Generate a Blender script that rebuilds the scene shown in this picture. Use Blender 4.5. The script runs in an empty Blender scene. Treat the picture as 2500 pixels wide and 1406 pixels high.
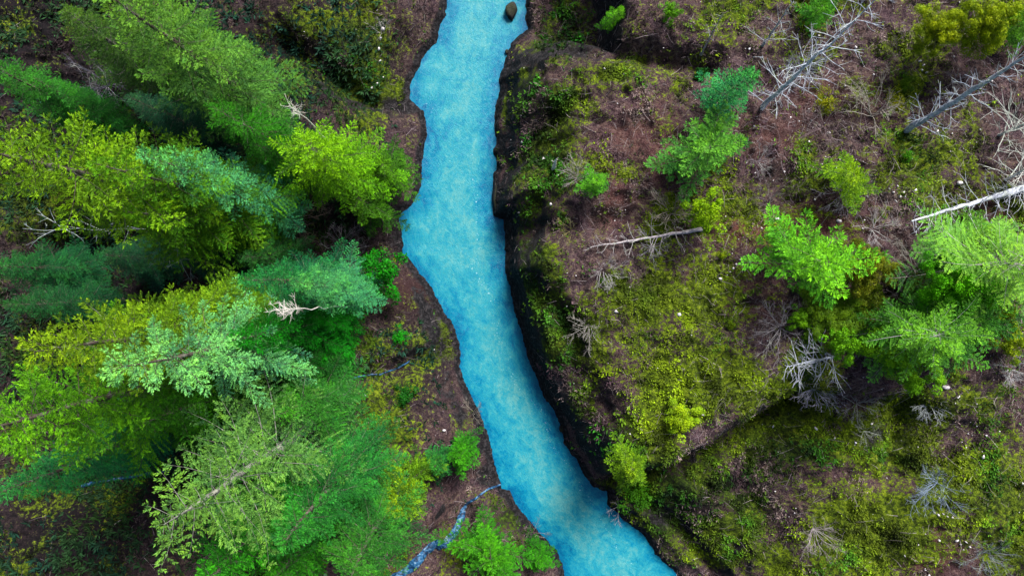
import bpy, math, random
import numpy as np
from mathutils import Vector, Quaternion

# ------------------------------------------------------------------ camera, light, exposure
scene = bpy.context.scene
CAM_Z = 100.0
FPX = 1785.0                      # focal length in photo pixels (photo 2500 x 1406)
CX, CY = 1250.0, 703.0
cam_d = bpy.data.cameras.new('camera'); cam_d.sensor_width = 36.0; cam_d.lens = 36.0 * FPX / 2500.0
cam_d.clip_start = 0.5; cam_d.clip_end = 4000.0
cam = bpy.data.objects.new('camera', cam_d); scene.collection.objects.link(cam)
cam.location = (0, 0, CAM_Z); cam.rotation_euler = (0, 0, 0)
scene.camera = cam

SUN_EL, SUN_AZ = math.radians(46), math.radians(27)     # azimuth clockwise from +Y (top of the photo)
world = bpy.data.worlds.new('World'); scene.world = world; world.use_nodes = True
wn = world.node_tree.nodes; wl = world.node_tree.links
bg = wn['Background']
sky = wn.new('ShaderNodeTexSky'); sky.sky_type = 'NISHITA'; sky.sun_disc = False
sky.sun_elevation = SUN_EL; sky.sun_rotation = SUN_AZ
sky.air_density = 1.0; sky.dust_density = 4.0; sky.ozone_density = 1.0
wl.new(sky.outputs['Color'], bg.inputs['Color']); bg.inputs['Strength'].default_value = 0.05
sun_d = bpy.data.lights.new('sun', 'SUN'); sun_d.energy = 3.2; sun_d.angle = math.radians(22); sun_d.color = (1.0, 0.965, 0.91)
sun = bpy.data.objects.new('sun', sun_d); scene.collection.objects.link(sun)
sdir = Vector((math.sin(SUN_AZ) * math.cos(SUN_EL), math.cos(SUN_AZ) * math.cos(SUN_EL), math.sin(SUN_EL)))
sun.rotation_euler = sdir.to_track_quat('Z', 'Y').to_euler()
sun.location = sdir * 200
vs = scene.view_settings
vs.view_transform = 'Standard'; vs.look = 'None'; vs.gamma = 1.0; vs.use_curve_mapping = False
vs.exposure = 1.68
scene.cycles.max_bounces = 6; scene.cycles.diffuse_bounces = 2; scene.cycles.transparent_max_bounces = 4

# ------------------------------------------------------------------ helpers
COL = scene.collection
rng0 = np.random.default_rng(7)

def px(x, y, z=0.0):
    k = (CAM_Z - z) / FPX
    return ((x - CX) * k, -(y - CY) * k)

def tag(o, label=None, cat=None, group=None, kind=None):
    if label: o['label'] = label
    if cat: o['category'] = cat
    if group: o['group'] = group
    if kind: o['kind'] = kind
    return o

def mesh_np(name, v, f, mat=None, smooth=False, attrs=None, cols=None):
    v = np.asarray(v, np.float32); f = np.asarray(f, np.int32)
    me = bpy.data.meshes.new(name)
    n, k = f.shape
    me.vertices.add(len(v)); me.vertices.foreach_set('co', v.ravel())
    me.loops.add(n * k); me.loops.foreach_set('vertex_index', f.ravel())
    me.polygons.add(n); me.polygons.foreach_set('loop_start', np.arange(0, n * k, k, dtype=np.int32))
    if smooth: me.polygons.foreach_set('use_smooth', np.ones(n, bool))
    for an, av in (attrs or {}).items():
        a = me.attributes.new(an, 'FLOAT', 'POINT'); a.data.foreach_set('value', np.asarray(av, np.float32).ravel())
    for an, av in (cols or {}).items():
        a = me.attributes.new(an, 'FLOAT_COLOR', 'POINT')
        c = np.ones((len(v), 4), np.float32); c[:, :3] = av; a.data.foreach_set('color', c.ravel())
    me.update(calc_edges=True)
    if mat: me.materials.append(mat)
    return me

def obj(name, me, parent=None):
    o = bpy.data.objects.new(name, me); COL.objects.link(o)
    if parent: o.parent = parent
    return o

def empty(name, loc=(0, 0, 0)):
    o = bpy.data.objects.new(name, None); COL.objects.link(o); o.location = loc
    o.empty_display_size = 0.2
    return o

# value noise
_tab = np.random.default_rng(3).random((256, 256)).astype(np.float32)
def vnoise(x, y, seed=0):
    x = np.asarray(x, np.float64) + seed * 17.31; y = np.asarray(y, np.float64) + seed * 9.73
    xi = np.floor(x).astype(np.int64); yi = np.floor(y).astype(np.int64)
    fx = x - xi; fy = y - yi
    fx = fx * fx * (3 - 2 * fx); fy = fy * fy * (3 - 2 * fy)
    a = _tab[xi & 255, yi & 255]; b = _tab[(xi + 1) & 255, yi & 255]
    c = _tab[xi & 255, (yi + 1) & 255]; d = _tab[(xi + 1) & 255, (yi + 1) & 255]
    return (a * (1 - fx) + b * fx) * (1 - fy) + (c * (1 - fx) + d * fx) * fy
def fbm(x, y, sc, oct=4, seed=0, gain=0.5):
    s = 0; a = 1.0; t = 0; f = 1.0 / sc
    for i in range(oct):
        s = s + a * vnoise(x * f, y * f, seed + i * 3); t += a; a *= gain; f *= 2.03
    return s / t * 2 - 1            # about -0.7..0.7
def sstep(a, b, x):
    t = np.clip((x - a) / (b - a), 0, 1); return t * t * (3 - 2 * t)

def pl_dist(x, y, pts):
    """distance from points to a polyline; also arc length and signed side of the nearest segment"""
    best = np.full(x.shape, 1e9); side = np.zeros(x.shape); arc = np.zeros(x.shape); acc = 0.0
    for (ax, ay), (bx, by) in zip(pts[:-1], pts[1:]):
        dx, dy = bx - ax, by - ay; L2 = dx * dx + dy * dy + 1e-12
        t = np.clip(((x - ax) * dx + (y - ay) * dy) / L2, 0, 1)
        ex = x - (ax + t * dx); ey = y - (ay + t * dy)
        d = np.hypot(ex, ey); m = d < best
        best = np.where(m, d, best); side = np.where(m, np.sign(dx * ey - dy * ex), side)
        arc = np.where(m, acc + t * math.sqrt(L2), arc); acc += math.sqrt(L2)
    return best, arc, side
def in_poly(x, y, pts):
    r = np.zeros(x.shape, bool); n = len(pts); j = n - 1
    for i in range(n):
        xi, yi = pts[i]; xj, yj = pts[j]
        c = ((yi > y) != (yj > y)) & (x < (xj - xi) * (y - yi) / (yj - yi + 1e-12) + xi)
        r ^= c; j = i
    return r
def poly_sd(x, y, pts):
    d, _, _ = pl_dist(x, y, pts + [pts[0]])
    return np.where(in_poly(x, y, pts), -d, d)
W = lambda pts, z=0.0: [px(a, b, z) for a, b in pts]

# ------------------------------------------------------------------ river outline and terrain height
LEFT = [(1400,-5200),(1250,-2600),(1180,-1200),(1090,-420),(1100,-120),(1088,0),(1086,41),(1078,51),(1071,79),(1064,106),(1045,126),(1028,147),(1024,162),(1011,184),(1000,212),(1000,242),
 (1011,256),(1032,270),(1040,297),(1044,328),(1035,369),(1029,427),(1024,470),(1011,494),(978,520),(974,540),(980,565),(984,617),(1004,641),(1025,668),
 (1045,692),(1062,723),(1083,765),(1103,784),(1117,825),(1122,856),(1124,897),(1132,932),(1161,987),(1178,1028),(1192,1073),(1206,1131),(1216,1165),
 (1226,1194),(1243,1200),(1257,1230),(1281,1260),(1305,1284),(1332,1319),(1353,1342),(1374,1371),(1378,1406),(1420,1500),(1500,1650),(1700,2000),(1900,2700),(1700,4000),(1500,6600)]
RIGHT = [(1640,-5200),(1480,-2600),(1420,-1200),(1330,-420),(1300,-120),(1283,0),(1286,44),(1291,73),(1267,92),(1250,106),(1240,133),(1230,167),(1218,191),(1219,222),(1213,253),(1206,307),(1211,341),
 (1207,376),(1213,412),(1206,424),(1204,480),(1203,525),(1211,532),(1228,537),(1233,562),(1231,597),(1235,614),(1233,665),(1247,699),(1254,733),(1264,781),
 (1274,812),(1284,846),(1298,890),(1313,930),(1329,970),(1353,1005),(1368,1035),(1373,1062),(1380,1090),(1407,1117),(1428,1158),(1448,1189),(1464,1196),
 (1482,1197),(1483,1230),(1510,1257),(1544,1284),(1581,1312),(1602,1349),(1622,1370),(1646,1392),(1668,1430),(1730,1530),(1800,1650),(1960,2000),(2160,2700),(1980,4000),(1780,6600)]
LW, RW = W(LEFT), W(RIGHT)
RIVER = LW + RW[::-1]
def mid_line():
    ys = np.concatenate([np.linspace(-5000, -200, 20), np.arange(-150, 1500, 45), np.linspace(1600, 6500, 20)])
    la = np.array(LEFT, float); ra = np.array(RIGHT, float)
    lo = np.argsort(la[:, 1]); ro = np.argsort(ra[:, 1])
    mx = (np.interp(ys, la[lo, 1], la[lo, 0]) + np.interp(ys, ra[ro, 1], ra[ro, 0])) / 2
    k = np.ones(5) / 5; mp = np.convolve(np.pad(mx, 2, 'edge'), k, 'valid')
    return [px(a, b) for a, b in zip(mp, ys)]
MID = mid_line()

GULLY = [  # (points, width m, depth m)
 ([(1291,80),(1370,120),(1450,150),(1560,168),(1700,200)], 1.5, 2.6),
 ([(1000,205),(940,240),(880,225),(800,180),(700,110)], 1.8, 3.2),
 ([(1040,290),(950,300),(870,300)], 1.6, 1.2),
 ([(1215,1180),(1165,1212),(1128,1245),(1105,1300),(1075,1325),(1040,1348),(1000,1385),(930,1430)], 2.4, 3.5),
 ([(1120,850),(1060,880),(960,905),(850,925),(700,960)], 1.8, 2.2),
 ([(980,570),(900,590),(800,560),(700,560),(500,600),(200,620)], 3.4, 4.0),
 ([(1225,1200),(820,1150),(420,1150),(150,1190)], 2.6, 2.0),
 ([(1235,590),(1330,555),(1420,560),(1500,540)], 1.6, 1.7),
 ([(1300,690),(1370,760),(1420,900),(1480,1010)], 1.4, 1.8),
 ([(1350,290),(1330,420),(1310,560)], 1.6, 1.6),
 ([(1483,1215),(1560,1165),(1650,1125),(1750,1062),(1830,1005),(1920,955)], 1.3, 4.5),
 ([(1700,770),(1820,750),(1950,735),(2150,720)], 1.5, 1.1),
 ([(1840,480),(1900,520),(1960,560)], 2.4, 1.6),
 ([(2150,900),(2160,1000),(2140,1100)], 1.5, 1.5),
 ([(1880,1060),(1820,1180),(1900,1300)], 2.0, 1.6),
 ([(2050,1150),(2200,1130),(2300,1080)], 1.6, 1.2),
 ([(2330,1290),(2260,1360),(2180,1420)], 2.2, 1.8),
]
GULLYW = [(W(p, 8), w, d) for p, w, d in GULLY]
SE = W([(1470,1212),(1560,1168),(1650,1130),(1750,1065),(1830,1005),(1930,950),(2080,930),(2300,990),(2900,1010),(2900,1900),(1900,1900),(1560,1290)], 8)
NR = W([(1296,70),(1340,104),(1480,158),(1497,60),(1480,0),(1450,-160),(1310,-160)], 5)

def terrain(x, y):
    x = np.asarray(x, float); y = np.asarray(y, float)
    sd = poly_sd(x, y, RIVER)
    _, _, side = pl_dist(x, y, MID)            # line runs down the photo (to -Y): left of it is +X
    right = side > 0
    wob = (0.28 * fbm(x, y, 1.3, 3, 5) + .16 * fbm(x, y, .5, 2, 6)) * np.clip(1 - np.abs(sd) / 3, 0, 1)
    d = sd + wob
    dw = np.maximum(d, 0); dd = np.where(d > 0, np.maximum(d + np.minimum(dw / 2, 1) * 1.8 * fbm(x, y, 11, 3, 11), 0.15 * d), d)
    zr = np.interp(dd, [-9, -1.5, 0, .35, 1.1, 2.2, 5.4, 9, 20, 45, 90, 600], [-2.2, -.9, 0, .8, 1.8, 5.2, 11.0, 13.0, 15, 17.5, 22, 60])
    zl = np.interp(dd, [-9, -1.5, 0, .4, 1.3, 3, 6, 14, 30, 60, 90, 600], [-2.2, -.9, 0, .7, 1.3, 3.0, 5.2, 9, 12, 14, 17, 55])
    z = np.where(right, zr, zl)
    a = np.clip(d / 5, 0, 1)
    z = z * (1 + 0.16 * a * fbm(x, y, 24, 2, 21))
    se = sstep(.9, -1.6, poly_sd(x, y, SE) + .9 * fbm(x, y, 4, 3, 88)); pxx = CX + x * FPX / 90
    z = z - se * a * np.interp(pxx, [1450, 1900, 2300], [9.0, 6.0, 1.0]) * np.clip((z - 1.2) / 6, 0, 1)
    nr = sstep(1.0, -2.0, poly_sd(x, y, NR)); z = z - nr * 9.0 * np.clip((z - 1.0) / 6, 0, 1)
    for p, w, dep in GULLYW:
        g, _, _ = pl_dist(x, y, p)
        z = z - dep * np.exp(-(g / w) ** 2) * np.clip(z / 5, 0, 1)
    z = np.where(d > 0, np.maximum(z, 0.35 * np.minimum(d, 2.2) + 0.05 * dw), z)
    # moss hummocks and rough rock
    hum = np.abs(fbm(x, y, 2.4, 3, 31)); hum2 = fbm(x, y, .9, 3, 41)
    z = z + a * (1.15 * (0.5 - hum) + 0.34 * hum2) + 0.14 * np.clip(d, 0, 1) * fbm(x, y, .6, 2, 51)
    z = z + a * 0.8 * fbm(x, y, 7, 2, 61)
    return z

def ground_at(xp, yp):
    """photo pixel -> point on the terrain"""
    z = 8.0
    for _ in range(14):
        x, y = px(xp, yp, z)
        z = 0.5 * z + 0.5 * height(x, y)
    x, y = px(xp, yp, z)
    return x, y, z

# ------------------------------------------------------------------ materials
def nt(name):
    m = bpy.data.materials.new(name); m.use_nodes = True
    t = m.node_tree; t.nodes.clear()
    out = t.nodes.new('ShaderNodeOutputMaterial')
    return m, t, out
def N(t, typ, **kw):
    n = t.nodes.new(typ)
    for k, v in kw.items():
        if k in n.inputs.keys() if hasattr(n.inputs, 'keys') else False: n.inputs[k].default_value = v
        else: setattr(n, k, v)
    return n
def L(t, a, b): t.links.new(a, b)
def noise(t, scale, detail=4, rough=.55, vec=None, dist=0.0):
    n = t.nodes.new('ShaderNodeTexNoise'); n.inputs['Scale'].default_value = scale
    n.inputs['Detail'].default_value = detail; n.inputs['Roughness'].default_value = rough; n.inputs['Distortion'].default_value = dist
    if vec is not None: L(t, vec, n.inputs['Vector'])
    return n.outputs['Fac']
def ramp(t, fac, stops):
    r = t.nodes.new('ShaderNodeValToRGB'); e = r.color_ramp.elements
    while len(e) < len(stops): e.new(0.5)
    for el, (p, c) in zip(e, stops):
        el.position = p; el.color = (c if isinstance(c, tuple) else (c, c, c)) + (1,)
    L(t, fac, r.inputs['Fac']); return r.outputs['Color']
def mix(t, fac, a, b, mode='MIX'):
    m = t.nodes.new('ShaderNodeMix'); m.data_type = 'RGBA'; m.blend_type = mode
    for s, v in ((0, fac), (6, a), (7, b)):
        if hasattr(v, 'is_linked') or isinstance(v, bpy.types.NodeSocket): L(t, v, m.inputs[s])
        elif isinstance(v, (int, float)): m.inputs[s].default_value = v if s == 0 else (v, v, v, 1)
        else: m.inputs[s].default_value = tuple(v) + (1,)
    return m.outputs[2]
def math_(t, op, a, b=None, clamp=False):
    m = t.nodes.new('ShaderNodeMath'); m.operation = op; m.use_clamp = clamp
    for i, v in enumerate((a, b)):
        if v is None: continue
        if isinstance(v, bpy.types.NodeSocket): L(t, v, m.inputs[i])
        else: m.inputs[i].default_value = v
    return m.outputs[0]
def attr(t, name, out='Fac'):
    a = t.nodes.new('ShaderNodeAttribute'); a.attribute_name = name; return a.outputs[out]
def bsdf(t, out, col, rough=.8, spec=.3, normal=None):
    b = t.nodes.new('ShaderNodeBsdfPrincipled')
    if isinstance(col, bpy.types.NodeSocket): L(t, col, b.inputs['Base Color'])
    else: b.inputs['Base Color'].default_value = tuple(col) + (1,)
    if isinstance(rough, bpy.types.NodeSocket): L(t, rough, b.inputs['Roughness'])
    else: b.inputs['Roughness'].default_value = rough
    b.inputs['Specular IOR Level'].default_value = spec
    if normal is not None: L(t, normal, b.inputs['Normal'])
    L(t, b.outputs[0], out.inputs['Surface']); return b
def bump(t, h, strength=.5, dist=.1):
    b = t.nodes.new('ShaderNodeBump'); b.inputs['Strength'].default_value = strength; b.inputs['Distance'].default_value = dist
    L(t, h, b.inputs['Height']); return b.outputs['Normal']
def srgb(r, g, b, k=1.0):
    f = lambda c: ((c / 255 + .055) / 1.055) ** 2.4 if c > 10 else c / 255 / 12.92
    return (f(r) * k, f(g) * k, f(b) * k)
def geo_pos(t): return t.nodes.new('ShaderNodeNewGeometry').outputs['Position']

def mat_ground():
    m, t, out = nt('forest_ground')
    p = geo_pos(t)
    n1 = noise(t, .55, 6, .62, p, .6); n2 = noise(t, 2.1, 8, .68, p, .4); n3 = noise(t, 8.0, 6, .72, p); n4 = noise(t, 26., 4, .75, p)
    brown = ramp(t, n2, [(.36, srgb(34, 24, 28)), (.45, srgb(84, 64, 68)), (.53, srgb(118, 92, 86)), (.64, srgb(150, 130, 126))])
    brown = mix(t, ramp(t, n1, [(.42, 0.0), (.60, .8)]), brown, ramp(t, n2, [(.38, srgb(48, 34, 48)), (.62, srgb(108, 80, 98))]))
    litter = mix(t, ramp(t, n3, [(.52, 0.0), (.66, .8)]), brown, srgb(156, 138, 134))
    litter = mix(t, ramp(t, n3, [(.32, .85), (.46, 0.0)]), litter, srgb(26, 20, 22))
    red = ramp(t, n3, [(.35, srgb(64, 34, 34)), (.5, srgb(112, 66, 58)), (.66, srgb(150, 100, 88))])
    base = mix(t, attr(t, 'red'), litter, red)
    humus_shade = ramp(t, n2, [(.36, srgb(8, 9, 12)), (.5, srgb(24, 21, 28)), (.64, srgb(50, 34, 42))])  # litter colour taken near black so it also carries painted tree shade
    base = mix(t, attr(t, 'humus_shade'), base, humus_shade)
    mossc = ramp(t, n2, [(.34, srgb(30, 36, 10)), (.45, srgb(74, 96, 12)), (.56, srgb(124, 150, 18)), (.68, srgb(176, 192, 50))])
    mossc = mix(t, ramp(t, n3, [(.34, .8), (.5, 0.0)]), mossc, srgb(44, 46, 16))
    mossd = ramp(t, n2, [(.34, srgb(12, 20, 9)), (.48, srgb(36, 54, 16)), (.6, srgb(70, 98, 24)), (.7, srgb(110, 132, 40))])
    mossd = mix(t, ramp(t, n3, [(.34, .8), (.5, 0.0)]), mossd, srgb(20, 26, 14))
    moss = mix(t, attr(t, 'green'), mossc, mossd)
    mm = math_(t, 'ADD', attr(t, 'moss'), math_(t, 'MULTIPLY', math_(t, 'SUBTRACT', n2, .5), 2.0))
    mm = math_(t, 'ADD', mm, math_(t, 'MULTIPLY', math_(t, 'SUBTRACT', n3, .5), 1.2))
    mmf = ramp(t, mm, [(.40, 0.0), (.56, 1.0)])
    c = mix(t, mmf, base, moss)
    rockc = ramp(t, n2, [(.38, srgb(16, 16, 20)), (.5, srgb(40, 38, 42)), (.66, srgb(84, 80, 84))])
    rk = math_(t, 'ADD', attr(t, 'rock'), math_(t, 'MULTIPLY', math_(t, 'SUBTRACT', n2, .5), .9))
    c = mix(t, ramp(t, rk, [(.45, 0.0), (.6, 1.0)]), c, rockc)
    c = mix(t, ramp(t, n4, [(.34, .6), (.5, 0.0)]), c, srgb(22, 18, 18))
    chips = ramp(t, noise(t, 14., 2, .5, p), [(.70, 0.0), (.72, 1.0)])
    c = mix(t, math_(t, 'MULTIPLY', chips, attr(t, 'chips')), c, srgb(215, 205, 205))
    c = mix(t, 1.0, c, (0.68, 0.68, 0.68), 'MULTIPLY')
    h = math_(t, 'ADD', math_(t, 'MULTIPLY', n3, .6), math_(t, 'ADD', math_(t, 'MULTIPLY', n2, 1.0), math_(t, 'MULTIPLY', n4, .25)))
    bsdf(t, out, c, .9, .15, bump(t, h, 1.0, .6))
    return m

def mat_water():
    m, t, out = nt('glacial_water')
    comb = t.nodes.new('ShaderNodeCombineXYZ'); u = attr(t, 'flow_u'); v = attr(t, 'flow_v')
    L(t, math_(t, 'MULTIPLY', u, .75), comb.inputs[0]); L(t, v, comb.inputs[1])
    fv = comb.outputs[0]; p = geo_pos(t)
    n1 = noise(t, .30, 5, .6, fv, 1.0); n2 = noise(t, 1.1, 6, .65, fv, .8); n3 = noise(t, 3.2, 5, .6, p, .6)
    e = attr(t, 'edge')
    f = math_(t, 'ADD', math_(t, 'MULTIPLY', n1, .6), math_(t, 'ADD', math_(t, 'MULTIPLY', n2, .62), math_(t, 'MULTIPLY', math_(t, 'SUBTRACT', n3, .5), .35)))
    f = math_(t, 'ADD', f, math_(t, 'MULTIPLY', math_(t, 'SUBTRACT', e, .62), .28))
    c = ramp(t, f, [(.34, srgb(0, 124, 182, .34)), (.52, srgb(12, 156, 198, .38)), (.68, srgb(54, 180, 202, .40)), (.86, srgb(106, 194, 200, .42))])
    silt = ramp(t, n3, [(.55, 0.0), (.75, .15)])
    c = mix(t, silt, c, srgb(100, 170, 160, .28))
    fo = math_(t, 'ADD', noise(t, 3.6, 5, .7, p, .3), math_(t, 'MULTIPLY', attr(t, 'foam'), .20))
    fo = ramp(t, fo, [(.80, 0.0), (.86, .7)])
    c = mix(t, fo, c, (.42, .56, .58))
    wave = noise(t, 2.6, 8, .7, fv, 1.2); w2 = noise(t, 6.5, 3, .6, p, .5)
    bsdf(t, out, c, .3, .12, bump(t, math_(t, 'ADD', wave, math_(t, 'MULTIPLY', w2, .35)), .4, .25))
    return m

def mat_stream():
    m, t, out = nt('stream_water')
    p = geo_pos(t)
    c = ramp(t, noise(t, 1.6, 4, .6, p, 1.0), [(.40, srgb(14, 50, 84, .5)), (.54, srgb(50, 116, 168, .45)), (.70, srgb(176, 204, 224, .42))])
    bsdf(t, out, c, .5, .15, bump(t, noise(t, 5, 4, .6, p), .4, .08))
    return m

def mat_leaf(name, rough=.7, transl=.11):
    m, t, out = nt(name)
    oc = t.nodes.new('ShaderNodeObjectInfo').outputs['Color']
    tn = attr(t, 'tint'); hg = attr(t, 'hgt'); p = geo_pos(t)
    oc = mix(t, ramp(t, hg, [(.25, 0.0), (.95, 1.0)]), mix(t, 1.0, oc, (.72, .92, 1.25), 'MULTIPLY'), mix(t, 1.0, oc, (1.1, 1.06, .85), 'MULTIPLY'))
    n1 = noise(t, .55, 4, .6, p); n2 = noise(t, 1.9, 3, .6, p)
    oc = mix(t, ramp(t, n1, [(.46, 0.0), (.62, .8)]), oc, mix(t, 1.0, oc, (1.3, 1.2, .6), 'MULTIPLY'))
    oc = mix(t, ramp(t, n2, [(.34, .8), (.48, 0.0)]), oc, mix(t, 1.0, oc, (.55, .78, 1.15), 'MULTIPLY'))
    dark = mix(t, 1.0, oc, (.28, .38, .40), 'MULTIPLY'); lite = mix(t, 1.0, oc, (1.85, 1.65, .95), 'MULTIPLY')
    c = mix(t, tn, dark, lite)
    b = t.nodes.new('ShaderNodeBsdfPrincipled'); L(t, c, b.inputs['Base Color']); b.inputs['Roughness'].default_value = rough
    b.inputs['Specular IOR Level'].default_value = .12
    tr = t.nodes.new('ShaderNodeBsdfTranslucent'); L(t, mix(t, 1.0, c, (1.1, 1.15, .6), 'MULTIPLY'), tr.inputs['Color'])
    ms = t.nodes.new('ShaderNodeMixShader'); ms.inputs[0].default_value = transl
    L(t, b.outputs[0], ms.inputs[1]); L(t, tr.outputs[0], ms.inputs[2]); L(t, ms.outputs[0], out.inputs['Surface'])
    return m

def mat_wood(name, lichen=.4):
    m, t, out = nt(name)
    oc = t.nodes.new('ShaderNodeObjectInfo').outputs['Color']
    p = t.nodes.new('ShaderNodeTexCoord').outputs['Object']
    n = noise(t, 2.6, 7, .7, p); n2 = noise(t, 1.1, 5, .65, p)
    c = mix(t, ramp(t, n, [(.35, 0.0), (.65, 1.0)]), mix(t, 1.0, oc, (.30, .30, .33), 'MULTIPLY'), mix(t, 1.0, oc, (1.15, 1.15, 1.13), 'MULTIPLY'))
    c = mix(t, ramp(t, n2, [(.52, 0.0), (.62, lichen)]), c, srgb(196, 206, 190, .8))
    bsdf(t, out, c, .85, .2, bump(t, n, .7, .04))
    return m

def mat_cols(name, rough=.8, transl=.2):
    m, t, out = nt(name)
    c = attr(t, 'Col', 'Color')
    b = t.nodes.new('ShaderNodeBsdfPrincipled'); L(t, c, b.inputs['Base Color']); b.inputs['Roughness'].default_value = rough
    b.inputs['Specular IOR Level'].default_value = .2
    tr = t.nodes.new('ShaderNodeBsdfTranslucent'); L(t, c, tr.inputs['Color'])
    ms = t.nodes.new('ShaderNodeMixShader'); ms.inputs[0].default_value = transl
    L(t, b.outputs[0], ms.inputs[1]); L(t, tr.outputs[0], ms.inputs[2]); L(t, ms.outputs[0], out.inputs['Surface'])
    return m

def mat_rock(name, a, b_, moss=None, mossk=.0):
    m, t, out = nt(name)
    p = t.nodes.new('ShaderNodeTexCoord').outputs['Object']
    n = noise(t, 2.2, 6, .65, p); n3 = noise(t, 9, 5, .65, p)
    c = mix(t, ramp(t, n, [(.35, 0.0), (.68, 1.0)]), a, b_)
    if moss:
        nz = t.nodes.new('ShaderNodeSeparateXYZ'); L(t, t.nodes.new('ShaderNodeNewGeometry').outputs['Normal'], nz.inputs[0])
        f = math_(t, 'ADD', math_(t, 'MULTIPLY', nz.outputs[2], .5), math_(t, 'MULTIPLY', n3, .7))
        c = mix(t, ramp(t, f, [(.72, 0.0), (.84, mossk)]), c, moss)
    bsdf(t, out, c, .8, .3, bump(t, n3, .8, .08))
    return m

M_GROUND = mat_ground(); M_WATER = mat_water(); M_STREAM = mat_stream()
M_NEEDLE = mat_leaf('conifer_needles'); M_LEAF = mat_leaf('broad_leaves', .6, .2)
M_BARK = mat_wood('bark', .25); M_DEAD = mat_wood('bleached_dead_wood', .75); M_TWIG = mat_wood('bare_twigs', .35)
M_COVER = mat_cols('undergrowth_leaves'); M_LITTER = mat_cols('fallen_twigs', .85, 0.0)
M_WET = mat_rock('wet_basalt', srgb(10, 10, 12), srgb(36, 34, 36), srgb(44, 54, 14, .6), .6)
M_PALE = mat_rock('pale_stone', srgb(150, 146, 150), srgb(228, 224, 226))

# ------------------------------------------------------------------ terrain sheet
def axis(lo, hi, step, far, grow=1.22):
    core = np.arange(lo, hi + step / 2, step); a = []; s = step; q = hi
    while q < far: s = min(s * grow, 60); q += s; a.append(q)
    b = []; s = step; q = lo
    while q > -far: s = min(s * grow, 60); q -= s; b.append(q)
    return np.concatenate([b[::-1], core, a])
gx = axis(-72, 72, .24, 1200); gy = axis(-42, 42, .24, 1200)
X, Y = np.meshgrid(gx, gy); xs, ys = X.ravel(), Y.ravel()
zs = terrain(xs, ys)
nx, ny = len(gx), len(gy)
ZG = zs.reshape(ny, nx)
def height(x, y):
    i = min(max(int(np.searchsorted(gx, x)) - 1, 0), nx - 2); j = min(max(int(np.searchsorted(gy, y)) - 1, 0), ny - 2)
    fx = (x - gx[i]) / (gx[i + 1] - gx[i]); fy = (y - gy[j]) / (gy[j + 1] - gy[j])
    return float((ZG[j, i] * (1 - fx) + ZG[j, i + 1] * fx) * (1 - fy) + (ZG[j + 1, i] * (1 - fx) + ZG[j + 1, i + 1] * fx) * fy)
ii = (np.arange(ny - 1)[:, None] * nx + np.arange(nx - 1)[None, :]).ravel()
quads = np.stack([ii, ii + 1, ii + 1 + nx, ii + nx], 1)

def blobs(x, y, lst, z=12):
    s = np.zeros(x.shape)
    for (bx, by, rx, ry, w) in lst:
        cx, cy = px(bx, by, z); k = (CAM_Z - z) / FPX
        s = np.maximum(s, w * np.exp(-(((x - cx) / (rx * k)) ** 2 + ((y - cy) / (ry * k)) ** 2) ** 1.3))
    return s
MOSS = [(930,800,80,90,.38),(1000,940,90,60,.42),(920,1000,90,90,.5),(1050,1000,60,90,.4),(1720,1230,210,170,.8),(1390,60,95,95,.65),(860,70,120,120,.75),(690,180,80,70,.55),(760,30,80,50,.5),(1180,1390,120,50,.5),(2200,1250,300,190,.35),(1750,560,300,50,.15),(1620,760,150,130,.85),(1760,900,190,100,.9),(1640,960,170,120,.8),(1560,1080,120,110,.7),(1860,930,80,60,.9),(1270,190,40,70,.8),(1440,200,70,40,.6),
 (1380,240,90,40,.6),(1330,330,60,130,.6),(1330,480,80,120,.62),(1320,680,70,130,.62),(1370,850,70,130,.6),(1450,960,70,120,.6),(1500,700,80,120,.6),
 (2150,1120,170,90,.75),(2000,1050,120,90,.65),(2080,1290,160,130,.85),(2330,1180,150,130,.75),(2440,1290,120,110,.7),(2250,1000,140,60,.6),(1900,1180,160,110,.75),(1850,1080,90,60,.6),
 (2000,60,60,30,.6),(2240,130,90,50,.62),(2060,240,40,40,.75),(2160,260,45,40,.8),(2150,370,60,60,.62),(2200,400,80,50,.6),(1810,60,80,40,.5),
 (1060,60,34,70,.85),(860,60,70,90,.62),(960,150,50,40,.62),(820,90,60,80,.6),(900,260,80,40,.4),(960,960,70,60,.55),(1000,1070,90,60,.5),(880,1060,60,60,.5),
 (1600,540,70,50,.5),(1340,60,40,80,.6),(1640,330,60,60,.35),(1480,440,60,70,.4),(980,330,50,50,.4),(1250,1300,120,70,.5),(1100,1380,90,50,.55)]
GREEN = [(1300,300,60,200,.9),(1290,620,60,200,.95),(1320,450,110,330,.75),(1360,880,90,240,.8),(1480,1080,90,100,.6),(1750,1250,220,170,.95),(1950,1120,110,100,.5),(2420,900,120,60,.8),(860,60,120,130,.6),(1380,60,140,110,.9),(1250,1330,200,120,.8),(400,700,560,760,.9)]
RED = [(1800,545,90,50,.9),(1960,545,120,50,.8),(2400,530,140,40,.9),(1560,330,110,90,.4),(1620,400,80,80,.5),(1500,480,40,80,.5),(2250,1330,70,60,.7),(2000,260,120,60,.6),(1780,700,110,70,.35),(620,110,70,60,.7),(960,730,60,50,.6),(250,1300,170,110,.5),(1880,330,100,60,.5)]
ROCK = [(1100,960,60,100,.5),(1150,1130,60,70,.55),(1040,760,60,60,.6),(950,200,90,50,.7),(1050,830,80,120,.5),(1010,700,50,60,.5),(1380,110,130,30,.6),(950,560,90,70,.6),(1080,890,60,60,.5),(1200,1220,60,50,.8),(2140,1060,50,50,.55),(2200,1090,60,30,.4),(1570,1290,80,60,.45),(1640,1330,80,70,.6),(1800,1390,120,40,.5),(2480,1400,60,60,.7)]
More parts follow.
